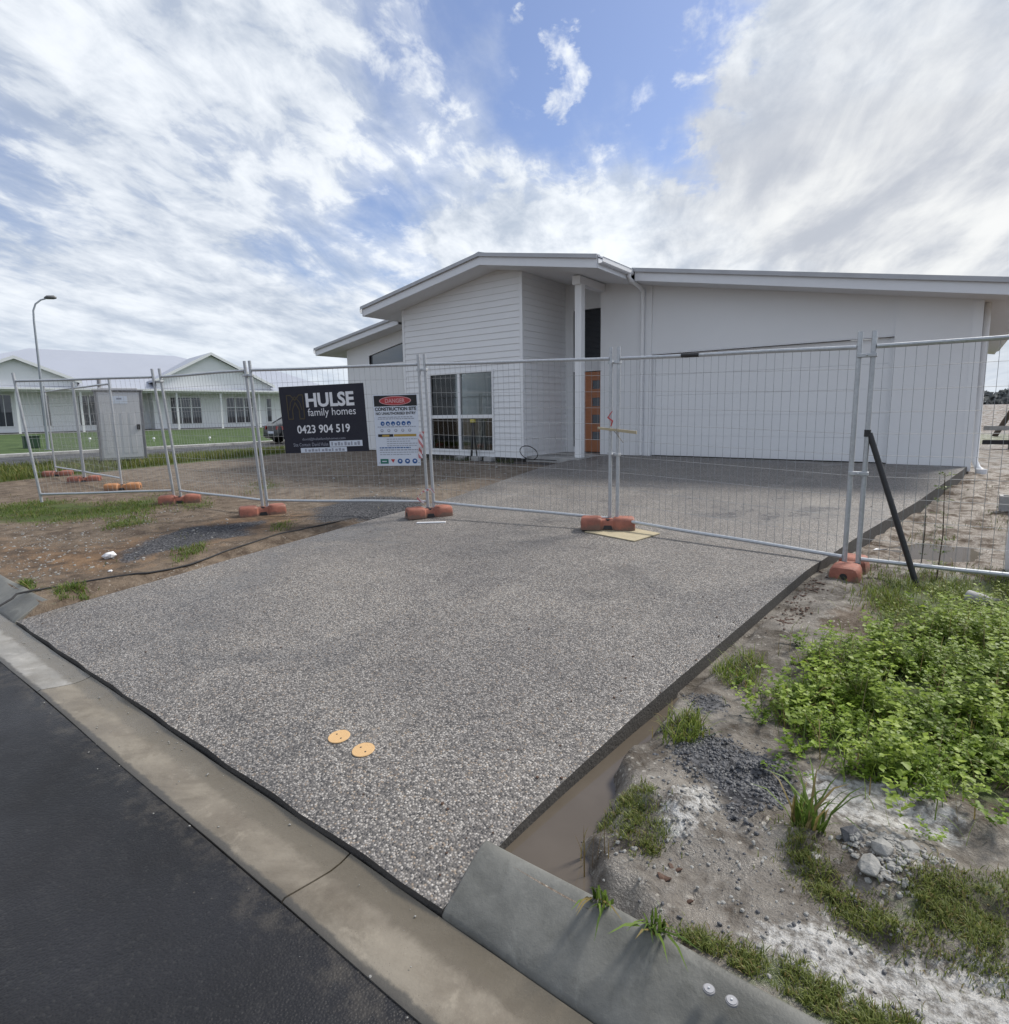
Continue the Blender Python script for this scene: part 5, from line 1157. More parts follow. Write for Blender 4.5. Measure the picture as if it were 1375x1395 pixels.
for i in range(4):
    a = 0.2 + i * (TW - 0.36) / 4; q = MB().hexa([T(a, 0.028, 0.3), T(a + 0.14, 0.028, 0.3), T(a + 0.14, 0.036, 0.3), T(a, 0.036, 0.3)], [T(a, 0.028, 1.5), T(a + 0.14, 0.028, 1.5), T(a + 0.14, 0.036, 1.5), T(a, 0.036, 1.5)]).build('door_rib', 'toilet_plastic', dr, bevel=0.004)
MB().hexa([T(0.42, 0.029, 1.78), T(0.82, 0.029, 1.78), T(0.82, 0.034, 1.78), T(0.42, 0.034, 1.78)], [T(0.42, 0.029, 2.0), T(0.82, 0.029, 2.0), T(0.82, 0.034, 2.0), T(0.42, 0.034, 2.0)]).build('door_plate', 'print_paper', dr)
MB().hexa([T(0.55, 0.0345, 1.90), T(0.68, 0.0345, 1.90), T(0.68, 0.037, 1.90), T(0.55, 0.037, 1.90)], [T(0.55, 0.0345, 1.95), T(0.68, 0.0345, 1.95), T(0.68, 0.037, 1.95), T(0.55, 0.037, 1.95)]).build('print_mark', 'print_grey', dr)
MB().hexa([T(TW - 0.2, 0.03, 1.0), T(TW - 0.12, 0.03, 1.0), T(TW - 0.12, 0.06, 1.0), T(TW - 0.2, 0.06, 1.0)], [T(TW - 0.2, 0.03, 1.15), T(TW - 0.12, 0.03, 1.15), T(TW - 0.12, 0.06, 1.15), T(TW - 0.2, 0.06, 1.15)]).build('latch', 'dark_rubber', dr)
MB().tube([T(0.15, -0.95, TH + 0.1), T(0.15, -0.95, TH + 0.4)], 0.05, 10).build('vent_pipe', 'toilet_frame', pt)

# ------------------------------------------------------------------ street lamp, service cabinet, lawn markers
lx, ly, lz = -33.08, 8.87, gzs(-33.08, 8.87)
lamp = thing('street_lamp', 'tall grey street lamp with curved arm on the far lawn', 'street lamp', (lx, ly, lz))
pts = [(lx, ly, lz - 0.1), (lx, ly, 3), (lx, ly, 6.0), (lx + 0.0, ly + 0.02, 6.45), (lx + 0.02, ly + 0.12, 6.75), (lx + 0.06, ly + 0.32, 6.95), (lx + 0.1, ly + 0.55, 7.05)]
MB().tube(pts, [0.07, 0.055, 0.042, 0.038, 0.036, 0.034, 0.032], 10).build('pole', 'steel_far', lamp, smooth=True)
MB().tube([(lx + 0.08, ly + 0.45, 7.05), (lx + 0.1, ly + 0.55, 7.09), (lx + 0.14, ly + 0.80, 7.12), (lx + 0.15, ly + 0.9, 7.11)], [0.035, 0.085, 0.09, 0.04], 10).build('luminaire', 'lamp_head', lamp, smooth=True)
MB().cyl((lx, ly, lz - 0.02), 0.16, 0.05, 12).build('base_plate', 'steel_far', lamp)
gx_, gy_ = -34.9, 8.72; gz_ = gzs(gx_, gy_)
gb_ = thing('service_cabinet', 'small dark green service cabinet on the far lawn beside the street lamp', 'cabinet', (gx_, gy_, gz_))
MB().box((gx_ - 0.2, gy_ - 0.3, gz_ - 0.05), (gx_ + 0.2, gy_ + 0.3, gz_ + 0.55)).build('body', 'box_green', gb_, bevel=0.03); MB().box((gx_ - 0.23, gy_ - 0.33, gz_ + 0.551), (gx_ + 0.23, gy_ + 0.33, gz_ + 0.60)).build('lid', 'box_green', gb_, bevel=0.02); MB().box((gx_ + 0.2, gy_ - 0.22, gz_ + 0.06), (gx_ + 0.21, gy_ + 0.22, gz_ + 0.5)).build('door', 'box_green', gb_)
for (u, v, lab) in ((123, 605, 'small white lawn peg left of the portable toilet'), (210, 603, 'small white lawn peg just right of the portable toilet'), (286, 601, 'small white lawn peg below the wide windows')):
    x, y = gnd(u, v, 0.22); z0 = gzs(x, y); o = thing('lawn_peg', lab, 'peg', (x, y, z0), 'white lawn pegs')
    MB().tube([(x, y, z0 - 0.05), (x, y, z0 + 0.14)], 0.02, 8).build('stake', 'white_plastic', o); MB().cyl((x, y, z0 + 0.14), 0.075, 0.09, 10, 0.05).build('cap', 'white_plastic', o)

# ------------------------------------------------------------------ parked sedan on the side street
cx, cy, cz = -26.9, 18.6, 0.255   # heads +y
car = thing('parked_car', 'dark sedan parked on the side street partly hidden by the navy sign', 'car', (cx, cy, cz))
st = [(-2.28, .30, .62, .70), (-2.22, .27, .88, .80), (-2.0, .22, .98, .86), (-1.5, .20, 1.0, .89), (-0.9, .19, .96, .90), (0, .19, .94, .90), (0.9, .19, .93, .90), (1.5, .20, .88, .88), (2.0, .22, .76, .82), (2.22, .28, .62, .72)]
prof = [(-.82, 0), (-1, .22), (-1.0, .55), (-.95, .85), (-.80, 1), (.80, 1), (.95, .85), (1.0, .55), (1, .22), (.82, 0)]
k = len(prof); vs = [(cx + a * wd, cy + y, cz + zb + b * (zt_ - zb)) for (y, zb, zt_, wd) in st for (a, b) in prof]; n = len(st)
MB().add(vs, [(i * k + j, i * k + (j + 1) % k, (i + 1) * k + (j + 1) % k, (i + 1) * k + j) for i in range(n - 1) for j in range(k)] + [tuple(range(k))[::-1], tuple(range((n - 1) * k, n * k))]).build('body', 'car_paint', car, smooth=True)
cb = [(-1.75, .97, .99, .80), (-1.05, .95, 1.38, .74), (-0.4, .94, 1.45, .72), (0.25, .94, 1.42, .72), (1.15, .92, .95, .80)]
vs = []; 
for (y, z0, z1, wd) in cb: vs += [(cx - wd, cy + y, cz + z0), (cx - wd * .80, cy + y, cz + z1), (cx + wd * .80, cy + y, cz + z1), (cx + wd, cy + y, cz + z0)]
n = len(cb); MB().add(vs, [(i * 4 + j, i * 4 + (j + 1) % 4, (i + 1) * 4 + (j + 1) % 4, (i + 1) * 4 + j) for i in range(n - 1) for j in range(4)] + [(3, 2, 1, 0), tuple(range((n - 1) * 4, n * 4))]).build('cabin', 'glass_dark', car, smooth=False)
m = MB(); m.hexa([(cx - .60, cy - 1.02, cz + 1.385), (cx + .60, cy - 1.02, cz + 1.385), (cx + .60, cy + .25, cz + 1.425), (cx - .60, cy + .25, cz + 1.425)], [(cx - .54, cy - 0.95, cz + 1.43), (cx + .54, cy - 0.95, cz + 1.43), (cx + .54, cy + .2, cz + 1.465), (cx - .54, cy + .2, cz + 1.465)]); m.build('roof', 'car_paint', car, bevel=0.02)
for sx_ in (-1, 1):
    for (y0, z0, y1, z1) in ((-1.72, .98, -1.05, 1.40), (-0.42, .95, -.38, 1.45), (1.12, .95, .25, 1.43)): MB().tube([(cx + sx_ * .80, cy + y0, cz + z0), (cx + sx_ * .60, cy + y1, cz + z1)], 0.035, 6).build('pillar', 'car_paint', car)
    for yw in (-1.42, 1.38):
        wob = MB().tube([(cx + sx_ * .70, cy + yw, cz + .31), (cx + sx_ * .915, cy + yw, cz + .31)], 0.32, 20).build('wheel', 'dark_rubber', car, bevel=0.02)
        MB().tube([(cx + sx_ * .90, cy + yw, cz + .31), (cx + sx_ * .925, cy + yw, cz + .31)], 0.21, 16).build('rim', 'car_rim', wob)
    MB().hexa([(cx + sx_ * .45, cy - 2.30, cz + .70), (cx + sx_ * .83, cy - 2.16, cz + .70), (cx + sx_ * .83, cy - 2.0, cz + .70), (cx + sx_ * .45, cy - 2.1, cz + .70)], [(cx + sx_ * .45, cy - 2.28, cz + .86), (cx + sx_ * .82, cy - 2.14, cz + .86), (cx + sx_ * .82, cy - 1.95, cz + .86), (cx + sx_ * .45, cy - 2.1, cz + .86)]).build('tail_light', 'car_red', car)
    MB().box((cx + sx_ * .86, cy + .72, cz + .95), (cx + sx_ * 1.02, cy + .86, cz + 1.07)).build('mirror', 'car_paint', car, bevel=0.02)
MB().box((cx - .26, cy - 2.305, cz + .50), (cx + .26, cy - 2.285, cz + .62)).build('number_plate', 'print_paper', car)
MB().box((cx - .7, cy - 2.32, cz + .33), (cx + .7, cy - 2.2, cz + .46)).build('bumper', 'car_paint', car, bevel=0.03)

# ------------------------------------------------------------------ right-hand background
for i, (x, y) in enumerate(((1.05, 19.7), (2.6, 19.9), (4.2, 20.1), (5.8, 20.3))): pass
tf = thing('timber_fence', 'low weathered post and rail fence behind the house corner', 'fence', (1.3, 21.0, gzs(1.3, 21)))
for i in range(7):
    x, y = 1.35 + i * 1.5, 21.0 + i * 0.25; z0 = gzs(x, y); MB().box((x - 0.09, y - 0.09, z0 - 0.1), (x + 0.09, y + 0.09, z0 + 0.62)).build('post', 'timber_grey', tf, bevel=0.01)
for i in range(6):
    x0, y0 = 0.7 + i * 1.5, 20.9 + i * 0.25
    for h in (0.50, 0.12): MB().hexa([(x0, y0 - 0.11, gzs(x0, y0) + h), (x0 + 1.48, y0 + 0.14, gzs(x0, y0) + h), (x0 + 1.48, y0 + 0.18, gzs(x0, y0) + h), (x0, y0 - 0.07, gzs(x0, y0) + h)], [(x0, y0 - 0.11, gzs(x0, y0) + h + 0.12), (x0 + 1.48, y0 + 0.14, gzs(x0, y0) + h + 0.12), (x0 + 1.48, y0 + 0.18, gzs(x0, y0) + h + 0.12), (x0, y0 - 0.07, gzs(x0, y0) + h + 0.12)]).build('rail', 'strip_concrete' if h > 0.3 else 'dark_rubber', tf)
pv = thing('timber_prop', 'dark timber prop leaning against the far dirt bank', 'prop', (1.6, 30, 0.5))
MB().tube([(1.35, 29.6, 0.42), (2.1, 30.2, 2.0)], 0.09, 6).build('beam', 'twig', pv); MB().tube([(2.0, 29.9, 0.42), (2.05, 30.15, 1.6)], 0.07, 6).build('strut', 'twig', pv)
x, y = gnd(1364, 704, 0.18); z0 = gzs(x + .1, y)
bk = thing('hollow_block', 'pale hollow concrete block behind the fence at the right edge', 'block', (x + .15, y, z0))
m = MB(); m.box((x - .03, y - .1, z0), (x + .37, y - .065, z0 + .19)); m.box((x - .03, y + .065, z0), (x + .37, y + .1, z0 + .19)); m.box((x - .03, y - .065, z0), (x + .005, y + .065, z0 + .19)); m.box((x + .335, y - .065, z0), (x + .37, y + .065, z0 + .19)); m.box((x + .15, y - .065, z0), (x + .19, y + .065, z0 + .19)); m.build('block_body', 'block_concrete', bk)
x, y = gnd(1369, 783, 0.1); x += 0.17; z0 = gzs(x, y)
dm_ = thing('white_drum', 'white plastic drum at the right edge behind the fence', 'drum', (x, y, z0))
MB().tube([(x, y, z0 - 0.01), (x, y, z0 + 0.03), (x, y, z0 + 0.2), (x, y, z0 + 0.42), (x, y, z0 + 0.56), (x, y, z0 + 0.6)], [0.16, 0.175, 0.18, 0.175, 0.165, 0.14], 20).build('drum_body', 'white_plastic', dm_, smooth=True); MB().cyl((x, y, z0 + 0.601), 0.12, 0.03, 20).build('lid', 'white_plastic', dm_)
x, y = gnd(1330, 824, 0.14); z0 = gzs(x, y)
pc = MB().tube([(x - .05, y + .05, z0 + .05), (x + .11, y - .03, z0 + .035)], 0.055, 16).build('pipe_offcut', 'block_concrete', smooth=True); tag(pc, 'short grey concrete pipe offcut lying in the grass', 'pipe')
x, y = gnd(1190, 741, 0.2); flat_board('paper_scrap', 'white paper scrap lying against the slab edge', 'litter', [(x, y), (x + .12, y + .02), (x + .13, y + .10), (x + .02, y + .09)], lambda p: gzs(p[0], p[1]) + 0.004, 0.006, 'litter_white')
x, y = gnd(149, 757, 0.18); m = MB(); m.rock((x, y, gzs(x, y) + .03), 0.06, 5, .6); tag(m.build('litter', 'litter_white'), 'crumpled white litter on the brown verge left of the driveway', 'litter')
x, y = gnd(150, 772, 0.18); m = MB(); m.rock((x, y, gzs(x, y) + .01), 0.022, 6, .6); tag(m.build('litter', 'litter_white'), 'tiny white litter scrap below the crumpled white litter', 'litter')

# ------------------------------------------------------------------ vegetation
def sample_poly(poly, n, seed, pad=0.0):
    rr = np.random.default_rng(seed); xs = [p[0] for p in poly]; ys_ = [p[1] for p in poly]
    out = []
    while len(out) < n:
        x = rr.uniform(min(xs) - pad, max(xs) + pad, n); y = rr.uniform(min(ys_) - pad, max(ys_) + pad, n)
        keep = inpoly(x, y, poly); sc_ = math.sqrt((max(xs) - min(xs)) * (max(ys_) - min(ys_)))
        jx_ = x + rr.normal(0, 0.075 * sc_, n) * (rr.uniform(0, 1, n) < 0.6) + 0.28 * sc_ * fbm(x * 1.0, y, 3.0 / sc_, 3); jy_ = y + rr.normal(0, 0.075 * sc_, n) * (rr.uniform(0, 1, n) < 0.6) + 0.28 * sc_ * fbm(x + 40, y, 3.0 / sc_, 3)
        nz = fbm(jx_, jy_, 6.0 / sc_, 4) * 1.3 + 0.3 * fbm(jx_, jy_, 14, 2)
        keep &= (nz > rr.uniform(-0.32, 0.16, n)) & ((jx_ > xr(jy_) + 0.05) | (jx_ < xl(jy_) - 0.04)) & (jy_ > 1.46)
        x, y = jx_, jy_
        out += list(zip(x[keep], y[keep]))
    return np.array(out[:n])
def blades(name, bases, hgt, wid, lean, ca, cb, seed, heading=None):
    """curved grass blades: base xyz (n,3)"""
    rr = np.random.default_rng(seed); n = len(bases); h = hgt * rr.uniform(0.45, 1.25, n); wd = wid * rr.uniform(0.6, 1.3, n)
    a = rr.uniform(0, 2 * np.pi, n) if heading is None else heading + rr.normal(0, 0.5, n)
    ln = lean * rr.uniform(0.1, 1.5, n) * h
    d = np.stack([np.cos(a), np.sin(a), np.zeros(n)], 1); sidev = np.stack([-np.sin(a), np.cos(a), np.zeros(n)], 1)
    up = np.array([0, 0, 1.0])
    b = np.asarray(bases)
    mid1 = b + up * (h * 0.45)[:, None] + d * (ln * 0.22)[:, None]; mid2 = b + up * (h * 0.82)[:, None] + d * (ln * 0.62)[:, None]
    tip = b + up * (h * np.where(ln > h * 0.9, 0.85, 1.0))[:, None] + d * ln[:, None]
    W_ = (sidev * wd[:, None] / 2)
    v = np.stack([b - W_, b + W_, mid1 - W_ * 0.9, mid1 + W_ * 0.9, mid2 - W_ * 0.6, mid2 + W_ * 0.6, tip], 1).reshape(-1, 3)
    i = (np.arange(n) * 7)[:, None]
    q = np.concatenate([i + np.array([[0, 1, 3, 2]]), i + np.array([[2, 3, 5, 4]])]); t = i + np.array([[4, 5, 6]])
    me = fast_mesh(name, v, [q, t]); me.materials.append(MAT['leaf'])
    mixv = rr.uniform(0, 1, (n, 1)); c = np.array(ca) * (1 - mixv) + np.array(cb) * mixv
    dry = rr.uniform(0, 1, n) < 0.10; c[dry] = np.array((0.24, 0.19, 0.075))
    cc = np.repeat(np.concatenate([c, np.ones((n, 1))], 1), 7, 0).astype(np.float32)
    at_ = me.attributes.new('tint', 'FLOAT_COLOR', 'POINT'); at_.data.foreach_set('color', cc.ravel())
    o = bpy.data.objects.new(name, me); col.objects.link(o); return o
def with_z(xy): return np.column_stack([xy, ground_z(xy[:, 0], xy[:, 1]) - 0.004])
GA, GB = (0.060, 0.105, 0.018), (0.165, 0.225, 0.042)
def stuff(o, label): o['kind'] = 'stuff'; o['label'] = label; return o
b = [with_z(sample_poly(GRASS_R['low_turf'], 8200, 1)), with_z(sample_poly(GRASS_R['kerb_turf'], 4200, 2)), with_z(sample_poly(GRASS_R['moss_bank'], 2200, 3))]
stuff(blades('grass', np.concatenate(b), 0.022, 0.0032, 0.9, (0.085, 0.115, 0.025), (0.23, 0.26, 0.07), 5), 'short creeping grass and moss on the pale mud')
b = [with_z(sample_poly(GRASS_R['fence_turf'], 4200, 4)), with_z(sample_poly(GRASS_R['edge_tuft'], 420, 6)), with_z(sample_poly(GRASS_R['edge_tuft2'], 380, 7))]
stuff(blades('grass', np.concatenate(b), 0.07, 0.0045, 1.0, GA, (0.26, 0.31, 0.06), 8), 'loose grass growing along the right-hand fence')
b = [with_z(sample_poly(WEED, 2300, 9))]
stuff(blades('grass', np.concatenate(b), 0.12, 0.005, 0.9, GA, (0.22, 0.30, 0.05), 10), 'long grass blades among the leafy weeds')
nl = {'strip': 5600, 'patch': 900, 'kerbside': 420, 'kerbside2': 300, 'midpatch': 420, 'footpatch': 300, 'footpatch2': 200, 'behind': 260}
b = [with_z(sample_poly(GRASS_L[k], n, 20 + i)) for i, (k, n) in enumerate(nl.items())]
stuff(blades('grass', np.concatenate(b), 0.05, 0.006, 1.1, GA, GB, 30), 'green grass patches on the brown verge left of the driveway')
xy = np.column_stack([rng.uniform(-22.4, -17.3, 26000), rng.uniform(2.5, 22, 26000)]); xy = xy[(fbm(xy[:, 0], xy[:, 1], 0.7, 4) + sst(-xy[:, 0], 16.8, 18.4) * 0.6 - 0.30) > 0]
stuff(blades('grass', with_z(xy), 0.20, 0.016, 0.7, (0.06, 0.095, 0.02), (0.20, 0.22, 0.055), 31), 'tall roadside grass beside the side street')
xy = np.column_stack([rng.uniform(-15, -6.6, 5000), rng.uniform(1.6, 11.2, 5000)]); xy = xy[fbm(xy[:, 0], xy[:, 1], 1.1, 4) > 0.17]
stuff(blades('grass', with_z(xy), 0.045, 0.006, 0.9, (0.07, 0.085, 0.025), (0.17, 0.17, 0.06), 32), 'sparse weeds scattered over the dirt')
xy = np.column_stack([rng.uniform(-0.9, 2.4, 5200), rng.uniform(5.6, 12.5, 5200)]); xy = xy[(fbm(xy[:, 0], xy[:, 1], 1.3, 4) > 0.06) & (xy[:, 0] > xr(xy[:, 1]) + 0.25)]
stuff(blades('grass', with_z(xy), 0.055, 0.006, 0.9, (0.05, 0.08, 0.02), (0.15, 0.17, 0.05), 33), 'thin weeds on the wet mud behind the fence')
xy = np.column_stack([rng.uniform(-11.6, -8.2, 900), rng.uniform(11.2, 11.62, 900)]); xy = xy[fbm(xy[:, 0], xy[:, 1], 2.0, 3) > 0.0]
stuff(blades('grass', with_z(xy), 0.10, 0.008, 0.8, (0.03, 0.05, 0.012), (0.08, 0.11, 0.03), 34), 'dark grass along the foot of the house wall')
# leafy weed patch
def leaf_cloud(name, plants, seed, leaf, spread, hgt, nleaf, ca, cb):
    rr = np.random.default_rng(seed); P_ = []; Dn = []; C_ = []; S_ = []
    for (x, y, z, sc) in plants:
        k = int(nleaf * rr.uniform(0.6, 1.3)); base_a = rr.uniform(0, 6.28)
        tone = rr.uniform(0, 1)
        ns = rr.integers(3, 6)
        for s in range(ns):      # stems arching outwards, leaves in threes along them
            a = base_a + s * 6.283 / ns + rr.normal(0, .35); L = spread * sc * rr.uniform(.5, 1.2); H = hgt * sc * rr.uniform(.55, 1.2)
            for j in range(max(2, k // ns)):
                t = (j + 1) / max(2, k // ns); px = x + math.cos(a) * L * t; py = y + math.sin(a) * L * t; pz_ = z + H * (t ** 0.6)
                for q in range(3):
                    b_ = a + (q - 1) * 1.9 + rr.normal(0, .3); S_.append(leaf * sc * rr.uniform(.6, 1.25)); P_.append((px, py, pz_ + rr.normal(0, .006)))
                    Dn.append((math.cos(b_), math.sin(b_), rr.uniform(-.15, .55))); m_ = np.clip(tone * .5 + rr.uniform(0, .5) + .25 * (t - .6), 0, 1); C_.append(np.array(ca) * (1 - m_) + np.array(cb) * m_)
    P_ = np.array(P_); D = np.array(Dn); D /= np.linalg.norm(D, axis=1)[:, None]; S_ = np.array(S_)[:, None]; n = len(P_)
    up = np.array([0, 0, 1.0]) + rr.normal(0, .25, (n, 3)); sd = np.cross(D, up); sd /= np.linalg.norm(sd, axis=1)[:, None]; nu = np.cross(sd, D)
    v = np.stack([P_, P_ + D * S_ * .45 + sd * S_ * .40 + nu * S_ * .10, P_ + D * S_ * .95 - nu * S_ * .06, P_ + D * S_ * .45 - sd * S_ * .40 + nu * S_ * .10, P_ + D * S_ * .5], 1).reshape(-1, 3)
    i = (np.arange(n) * 5)[:, None]; t = np.concatenate([i + np.array([[0, 1, 4]]), i + np.array([[1, 2, 4]]), i + np.array([[2, 3, 4]]), i + np.array([[3, 0, 4]])])
    me = fast_mesh(name, v, [t]); me.materials.append(MAT['leaf'])
    cc = np.repeat(np.concatenate([np.array(C_), np.ones((n, 1))], 1), 5, 0).astype(np.float32)
    at_ = me.attributes.new('tint', 'FLOAT_COLOR', 'POINT'); at_.data.foreach_set('color', cc.ravel())
    o = bpy.data.objects.new(name, me); col.objects.link(o); return o
pw_ = with_z(sample_poly(WEED, 760, 40)); plants = [(p[0], p[1], p[2], random.uniform(.45, 1.2)) for p in pw_]
xtra = np.column_stack([rng.uniform(0.25, 1.5, 420), rng.uniform(2.6, 5.3, 420)]); xtra = with_z(xtra); plants += [(p[0], p[1], p[2], random.uniform(.6, 1.2)) for p in xtra]
stuff(leaf_cloud('weed_patch', plants, 41, 0.019, 0.085, 0.075, 30, (0.055, 0.115, 0.013), (0.31, 0.44, 0.045)), 'dense bright green leafy weeds covering the verge')
tw_ = with_z(sample_poly(WEED, 190, 43)); plants2 = [(p[0], p[1], p[2], random.uniform(.7, 1.5)) for p in tw_]
stuff(leaf_cloud('weed_patch', plants2, 44, 0.022, 0.055, 0.17, 20, (0.08, 0.14, 0.02), (0.33, 0.43, 0.06)), 'taller yellow-green weeds rising out of the leafy weeds')
FT = wpoly([(1190, 850), (1260, 800), (1420, 800), (1420, 900), (1250, 890)], 0.14)
tw_ = with_z(sample_poly(FT, 90, 45)); plants3 = [(p[0], p[1], p[2], random.uniform(.5, 1.1)) for p in tw_]
stuff(leaf_cloud('weed_patch', plants3, 46, 0.022, 0.08, 0.12, 14, (0.07, 0.11, 0.018), (0.28, 0.33, 0.055)), 'thin yellow-green weeds below the right-hand fence')
b = with_z(sample_poly(WEED, 260, 47)); stuff(blades('dry_stems', b, 0.20, 0.0035, 0.5, (0.16, 0.12, 0.06), (0.30, 0.25, 0.13), 48), 'dry brown stems standing among the leafy weeds')
# single plants one could pull up
def plant(name, label, u, v, z, n, h, wd, lean, seed, heading=None, ca=GA, cb=(0.17, 0.25, 0.05), r=0.03, zoff=None):
    x, y = gnd(u, v, z); rr = np.random.default_rng(seed); a = rr.uniform(0, 6.28, n); q = r * np.sqrt(rr.uniform(0, 1, n))
    bx, by = x + q * np.cos(a), y + q * np.sin(a); bz = ground_z(bx, by) - 0.01 if zoff is None else np.full(n, zoff)
    o = blades('leaves', np.column_stack([bx, by, bz]), h, wd, lean, ca, cb, seed, heading)
    t = thing(name, label, 'plant', (x, y, float(bz.min()))); o.parent = t; o.matrix_parent_inverse = Matrix.Translation(t.location).inverted(); return t
plant('grass_tuft', 'broad grass tuft on bare mud left of the grey rubble', 1100, 1135, .13, 60, 0.16, .010, 0.8, 51, None, r=0.05)
plant('grass_tuft', 'grass tuft drooping over the kerb beside the brown puddle', 820, 1228, .13, 26, 0.085, .009, 1.5, 52, R(-80), r=0.03, zoff=0.125)
plant('grass_tuft', 'second grass tuft hanging over the kerb, further right', 893, 1262, .13, 28, 0.085, .009, 1.4, 53, R(-75), r=0.03, zoff=0.125)
plant('dry_stalks', 'thin dry stalks standing in the muddy water by the kerb', 815, 1180, .04, 16, 0.16, .004, .35, 54, None, (0.16, 0.10, 0.05), (0.22, 0.2, 0.07), 0.07, 0.02)
plant('grass_tuft', 'grass tuft on the left rim of the leafy weeds', 1085, 955, .14, 70, 0.17, .008, .7, 55, None, r=0.08)
x, y = gnd(1276, 790, .12); z0 = gzs(x, y)
sp1 = thing('tall_weed', 'tall spindly weed with small leaves behind the fence', 'plant', (x, y, z0))
o = leaf_cloud('leaves', [(x + .02 * math.sin(i), y + .02 * math.cos(i), z0 + .12 + i * .11, .8) for i in range(8)], 61, 0.035, .075, .03, 8, (0.04, 0.08, 0.02), (0.17, 0.22, 0.05)); o.parent = sp1; o.matrix_parent_inverse = Matrix.Translation(sp1.location).inverted()
MB().tube([(x, y, z0 - .02), (x + .02, y, z0 + .4), (x, y + .01, z0 + .92)], [.006, .005, .003], 6).build('stem', 'twig', sp1)
x, y = gnd(1255, 770, .12); z0 = gzs(x, y)
sp2 = thing('tall_weed', 'dark thin-stemmed weed just left of the tall spindly weed', 'plant', (x, y, z0))
o = leaf_cloud('leaves', [(x, y, z0 + .08 + i * .09, .6) for i in range(6)], 62, 0.03, .06, .02, 6, (0.03, 0.05, 0.02), (0.09, 0.12, 0.04)); o.parent = sp2; o.matrix_parent_inverse = Matrix.Translation(sp2.location).inverted()
MB().tube([(x, y, z0 - .02), (x + .01, y, z0 + .3), (x, y, z0 + .62)], [.006, .005, .003], 6).build('stem', 'twig', sp2)

# ------------------------------------------------------------------ rubble, stones and gravel
def scatter_rocks(name, poly, n, r0, r1, mat, seed, label, flat=.7):
    rr = random.Random(seed); pts = sample_poly(poly, n, seed); m = MB()
    zs3 = ground_z(pts[:, 0], pts[:, 1])
    for (x, y), z in zip(pts, zs3):
        r_ = r0 + (r1 - r0) * rr.random() ** 2.2; m.rock((x, y, z + r_ * .12), r_, rr.random(), flat)
    return stuff(m.build(name, mat), label)
scatter_rocks('gravel', GRAVEL_PATCHES[0][0], 2600, .002, .011, 'stone_dark', 70, 'loose black asphalt crumbs spilled on the mud')
scatter_rocks('gravel', GRAVEL_PATCHES[1][0], 240, .002, .010, 'stone_dark', 71, 'small spill of black crumbs beside the slab')
RUB = wpoly([(1135, 1140), (1190, 1120), (1260, 1140), (1300, 1180), (1240, 1215), (1170, 1195)])
scatter_rocks('gravel', RUB, 420, .003, .014, 'stone_pale', 72, 'grey concrete crumbs around the rubble')
mudpoly = wpoly([(820, 1130), (1000, 1000), (1060, 1120), (1200, 1240), (1375, 1330), (1375, 1395), (1100, 1320), (900, 1240), (850, 1190)])
scatter_rocks('gravel', mudpoly, 500, .002, .010, 'stone_pale', 73, 'small pale stones pressed into the mud')
scatter_rocks('gravel', mudpoly, 260, .002, .008, 'stone_dark', 74, 'small dark stones pressed into the mud')
vergepoly = wpoly([(-20, 720), (230, 690), (330, 720), (120, 790), (-20, 790)], .2)
scatter_rocks('gravel', vergepoly, 800, .004, .018, 'stone_pale', 75, 'pale pebbles over the brown verge')
lotpoly = [(-13, 5.2), (-7.0, 6.2), (-7.6, 11.0), (-15, 11.0)]
scatter_rocks('gravel', lotpoly, 500, .006, .03, 'stone_pale', 76, 'scattered clods on the building lot')
for i, (u, v, r_, lab) in enumerate(((1162, 1150, .05, 'dark flat rubble lump at the left end of the rubble'), (1200, 1172, .045, 'pale angular rubble lump in the middle of the rubble'), (1185, 1190, .05, 'largest grey rubble lump at the front of the rubble'), (1240, 1160, .035, 'small grey rubble lump at the right end of the rubble'), (1110, 1165, .02, 'small round stone beside the broad grass tuft'))):
    x, y = gnd(u, v, .15); o = MB().rock((x, y, gzs(x, y) + r_ * .15), r_, 80 + i, .55).build('rubble_lump', 'stone_pale' if i else 'stone_dark', bevel=.004); tag(o, lab, 'stone', 'rubble lumps')
for i, (u, v, lab) in enumerate(((905, 1195, 'brown curled leaf pressed in the mud above the kerb'), (935, 1215, 'second brown leaf in the mud, right of the curled one'), (920, 1180, 'small dark clod behind the curled brown leaf'))):
    x, y = gnd(u, v, .13); z0 = gzs(x, y) + .004; m = MB(); k = 10; m.add([(x + .022 * math.cos(a) * (1 + .2 * math.sin(3 * a)), y + .014 * math.sin(a), z0 + .006 * math.cos(2 * a)) for a in np.linspace(0, 6.28, k + 1)[:-1]] + [(x, y, z0 - .004)], [(j, (j + 1) % k, k) for j in range(k)])
    o = m.build('fallen_leaf' if i < 2 else 'clod', 'dead_leaf'); o.modifiers.new('solid', 'SOLIDIFY').thickness = .003; tag(o, lab, 'leaf' if i < 2 else 'clod')
tr_ = [(1110, 795), (1095, 815), (1080, 830), (1070, 850)]
m = MB()
for i in range(170):
    u, v = random.choice(tr_); x, y = gnd(u + random.gauss(0, 10), v + random.gauss(0, 8), .13); m.rock((x, y, gzs(x, y) + .005), random.uniform(.004, .015), random.random(), .35)
stuff(m.build('leaf_litter', 'dead_leaf'), 'dark red leaf litter beside the slab edge near the fence foot')

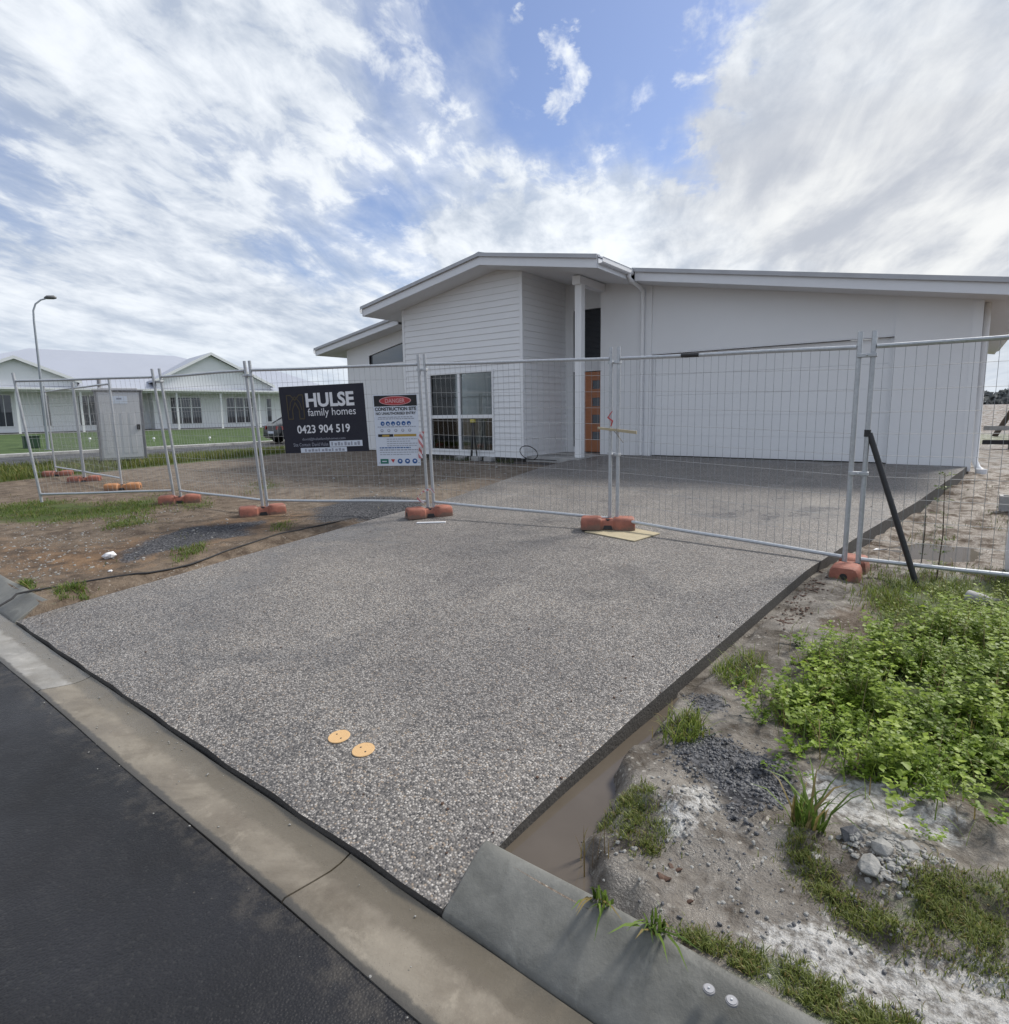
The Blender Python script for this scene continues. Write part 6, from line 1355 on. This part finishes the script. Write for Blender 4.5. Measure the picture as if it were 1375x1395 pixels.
# ------------------------------------------------------------------ distant trees
def tree_belt(seed):
    rr = np.random.default_rng(seed); P_ = []; C_ = []
    for k in range(150):
        x = rr.uniform(-120, 150); y = 260 + rr.normal(0, 14); h = rr.uniform(2.6, 5.2); r = rr.uniform(3, 6)
        n = 130; a = rr.uniform(0, 6.28, n); e = rr.uniform(-0.6, 1, n); q = r * rr.uniform(.55, 1, n)
        P_.append(np.stack([x + q * np.cos(a) * np.sqrt(np.clip(1 - e * e, 0.05, 1)), y + q * np.sin(a) * np.sqrt(np.clip(1 - e * e, .05, 1)), 0.8 + h * .55 + e * h * .5], 1)); C_.append(np.tile(np.array((0.16, 0.175, 0.18)) * rr.uniform(.7, 1.3), (n, 1)))  # pale blue-grey leaf tint has the distance haze mixed into its colour
    P_ = np.concatenate(P_); C_ = np.concatenate(C_); n = len(P_); d = rr.normal(0, 1, (n, 3)); d /= np.linalg.norm(d, axis=1)[:, None]; e = np.cross(d, rr.normal(0, 1, (n, 3))); e /= np.linalg.norm(e, axis=1)[:, None]; s = rr.uniform(.5, 1.2, (n, 1))
    v = np.stack([P_ - d * s, P_ + e * s, P_ + d * s, P_ - e * s], 1).reshape(-1, 3); q = (np.arange(n) * 4)[:, None] + np.arange(4)[None]
    me = fast_mesh('tree_belt', v, [q]); me.materials.append(MAT['leaf']); cc = np.repeat(np.concatenate([C_, np.ones((n, 1))], 1), 4, 0).astype(np.float32); at_ = me.attributes.new('tint', 'FLOAT_COLOR', 'POINT'); at_.data.foreach_set('color', cc.ravel())
    o = bpy.data.objects.new('tree_belt', me); col.objects.link(o); return o
stuff(tree_belt(90), 'far dark belt of trees on the horizon')

# ------------------------------------------------------------------ fine debris
m = MB(); rr = random.Random(5)
for i in range(230):
    x = rr.uniform(-5.7, 1.5); y = 1.195 - abs(rr.gauss(0, .035)) if i % 3 else rr.gauss(.94, .06); z = 0.0 if y > 1.1 else 0.016
    r_ = .001 + .0045 * rr.random() ** 2.5; m.rock((x, y, z + r_ * .4), r_, rr.random(), .7)
stuff(m.build('grit', 'stone_pale'), 'loose grit washed along the gutter')
m = MB()
for i in range(260):
    y = 1.3 + 9 * rr.random() ** 1.6; x = rr.uniform(float(xl(y)) + .1, float(xr(y)) - .1) if i % 2 else float(xr(y)) - abs(rr.gauss(0, .25)); r_ = .002 + .007 * rr.random() ** 2.5
    m.rock((x, y, float(slab_z(y)) + r_ * .3), r_, rr.random(), .5)
stuff(m.build('debris', 'dead_leaf'), 'specks of soil and leaf scattered on the driveway')
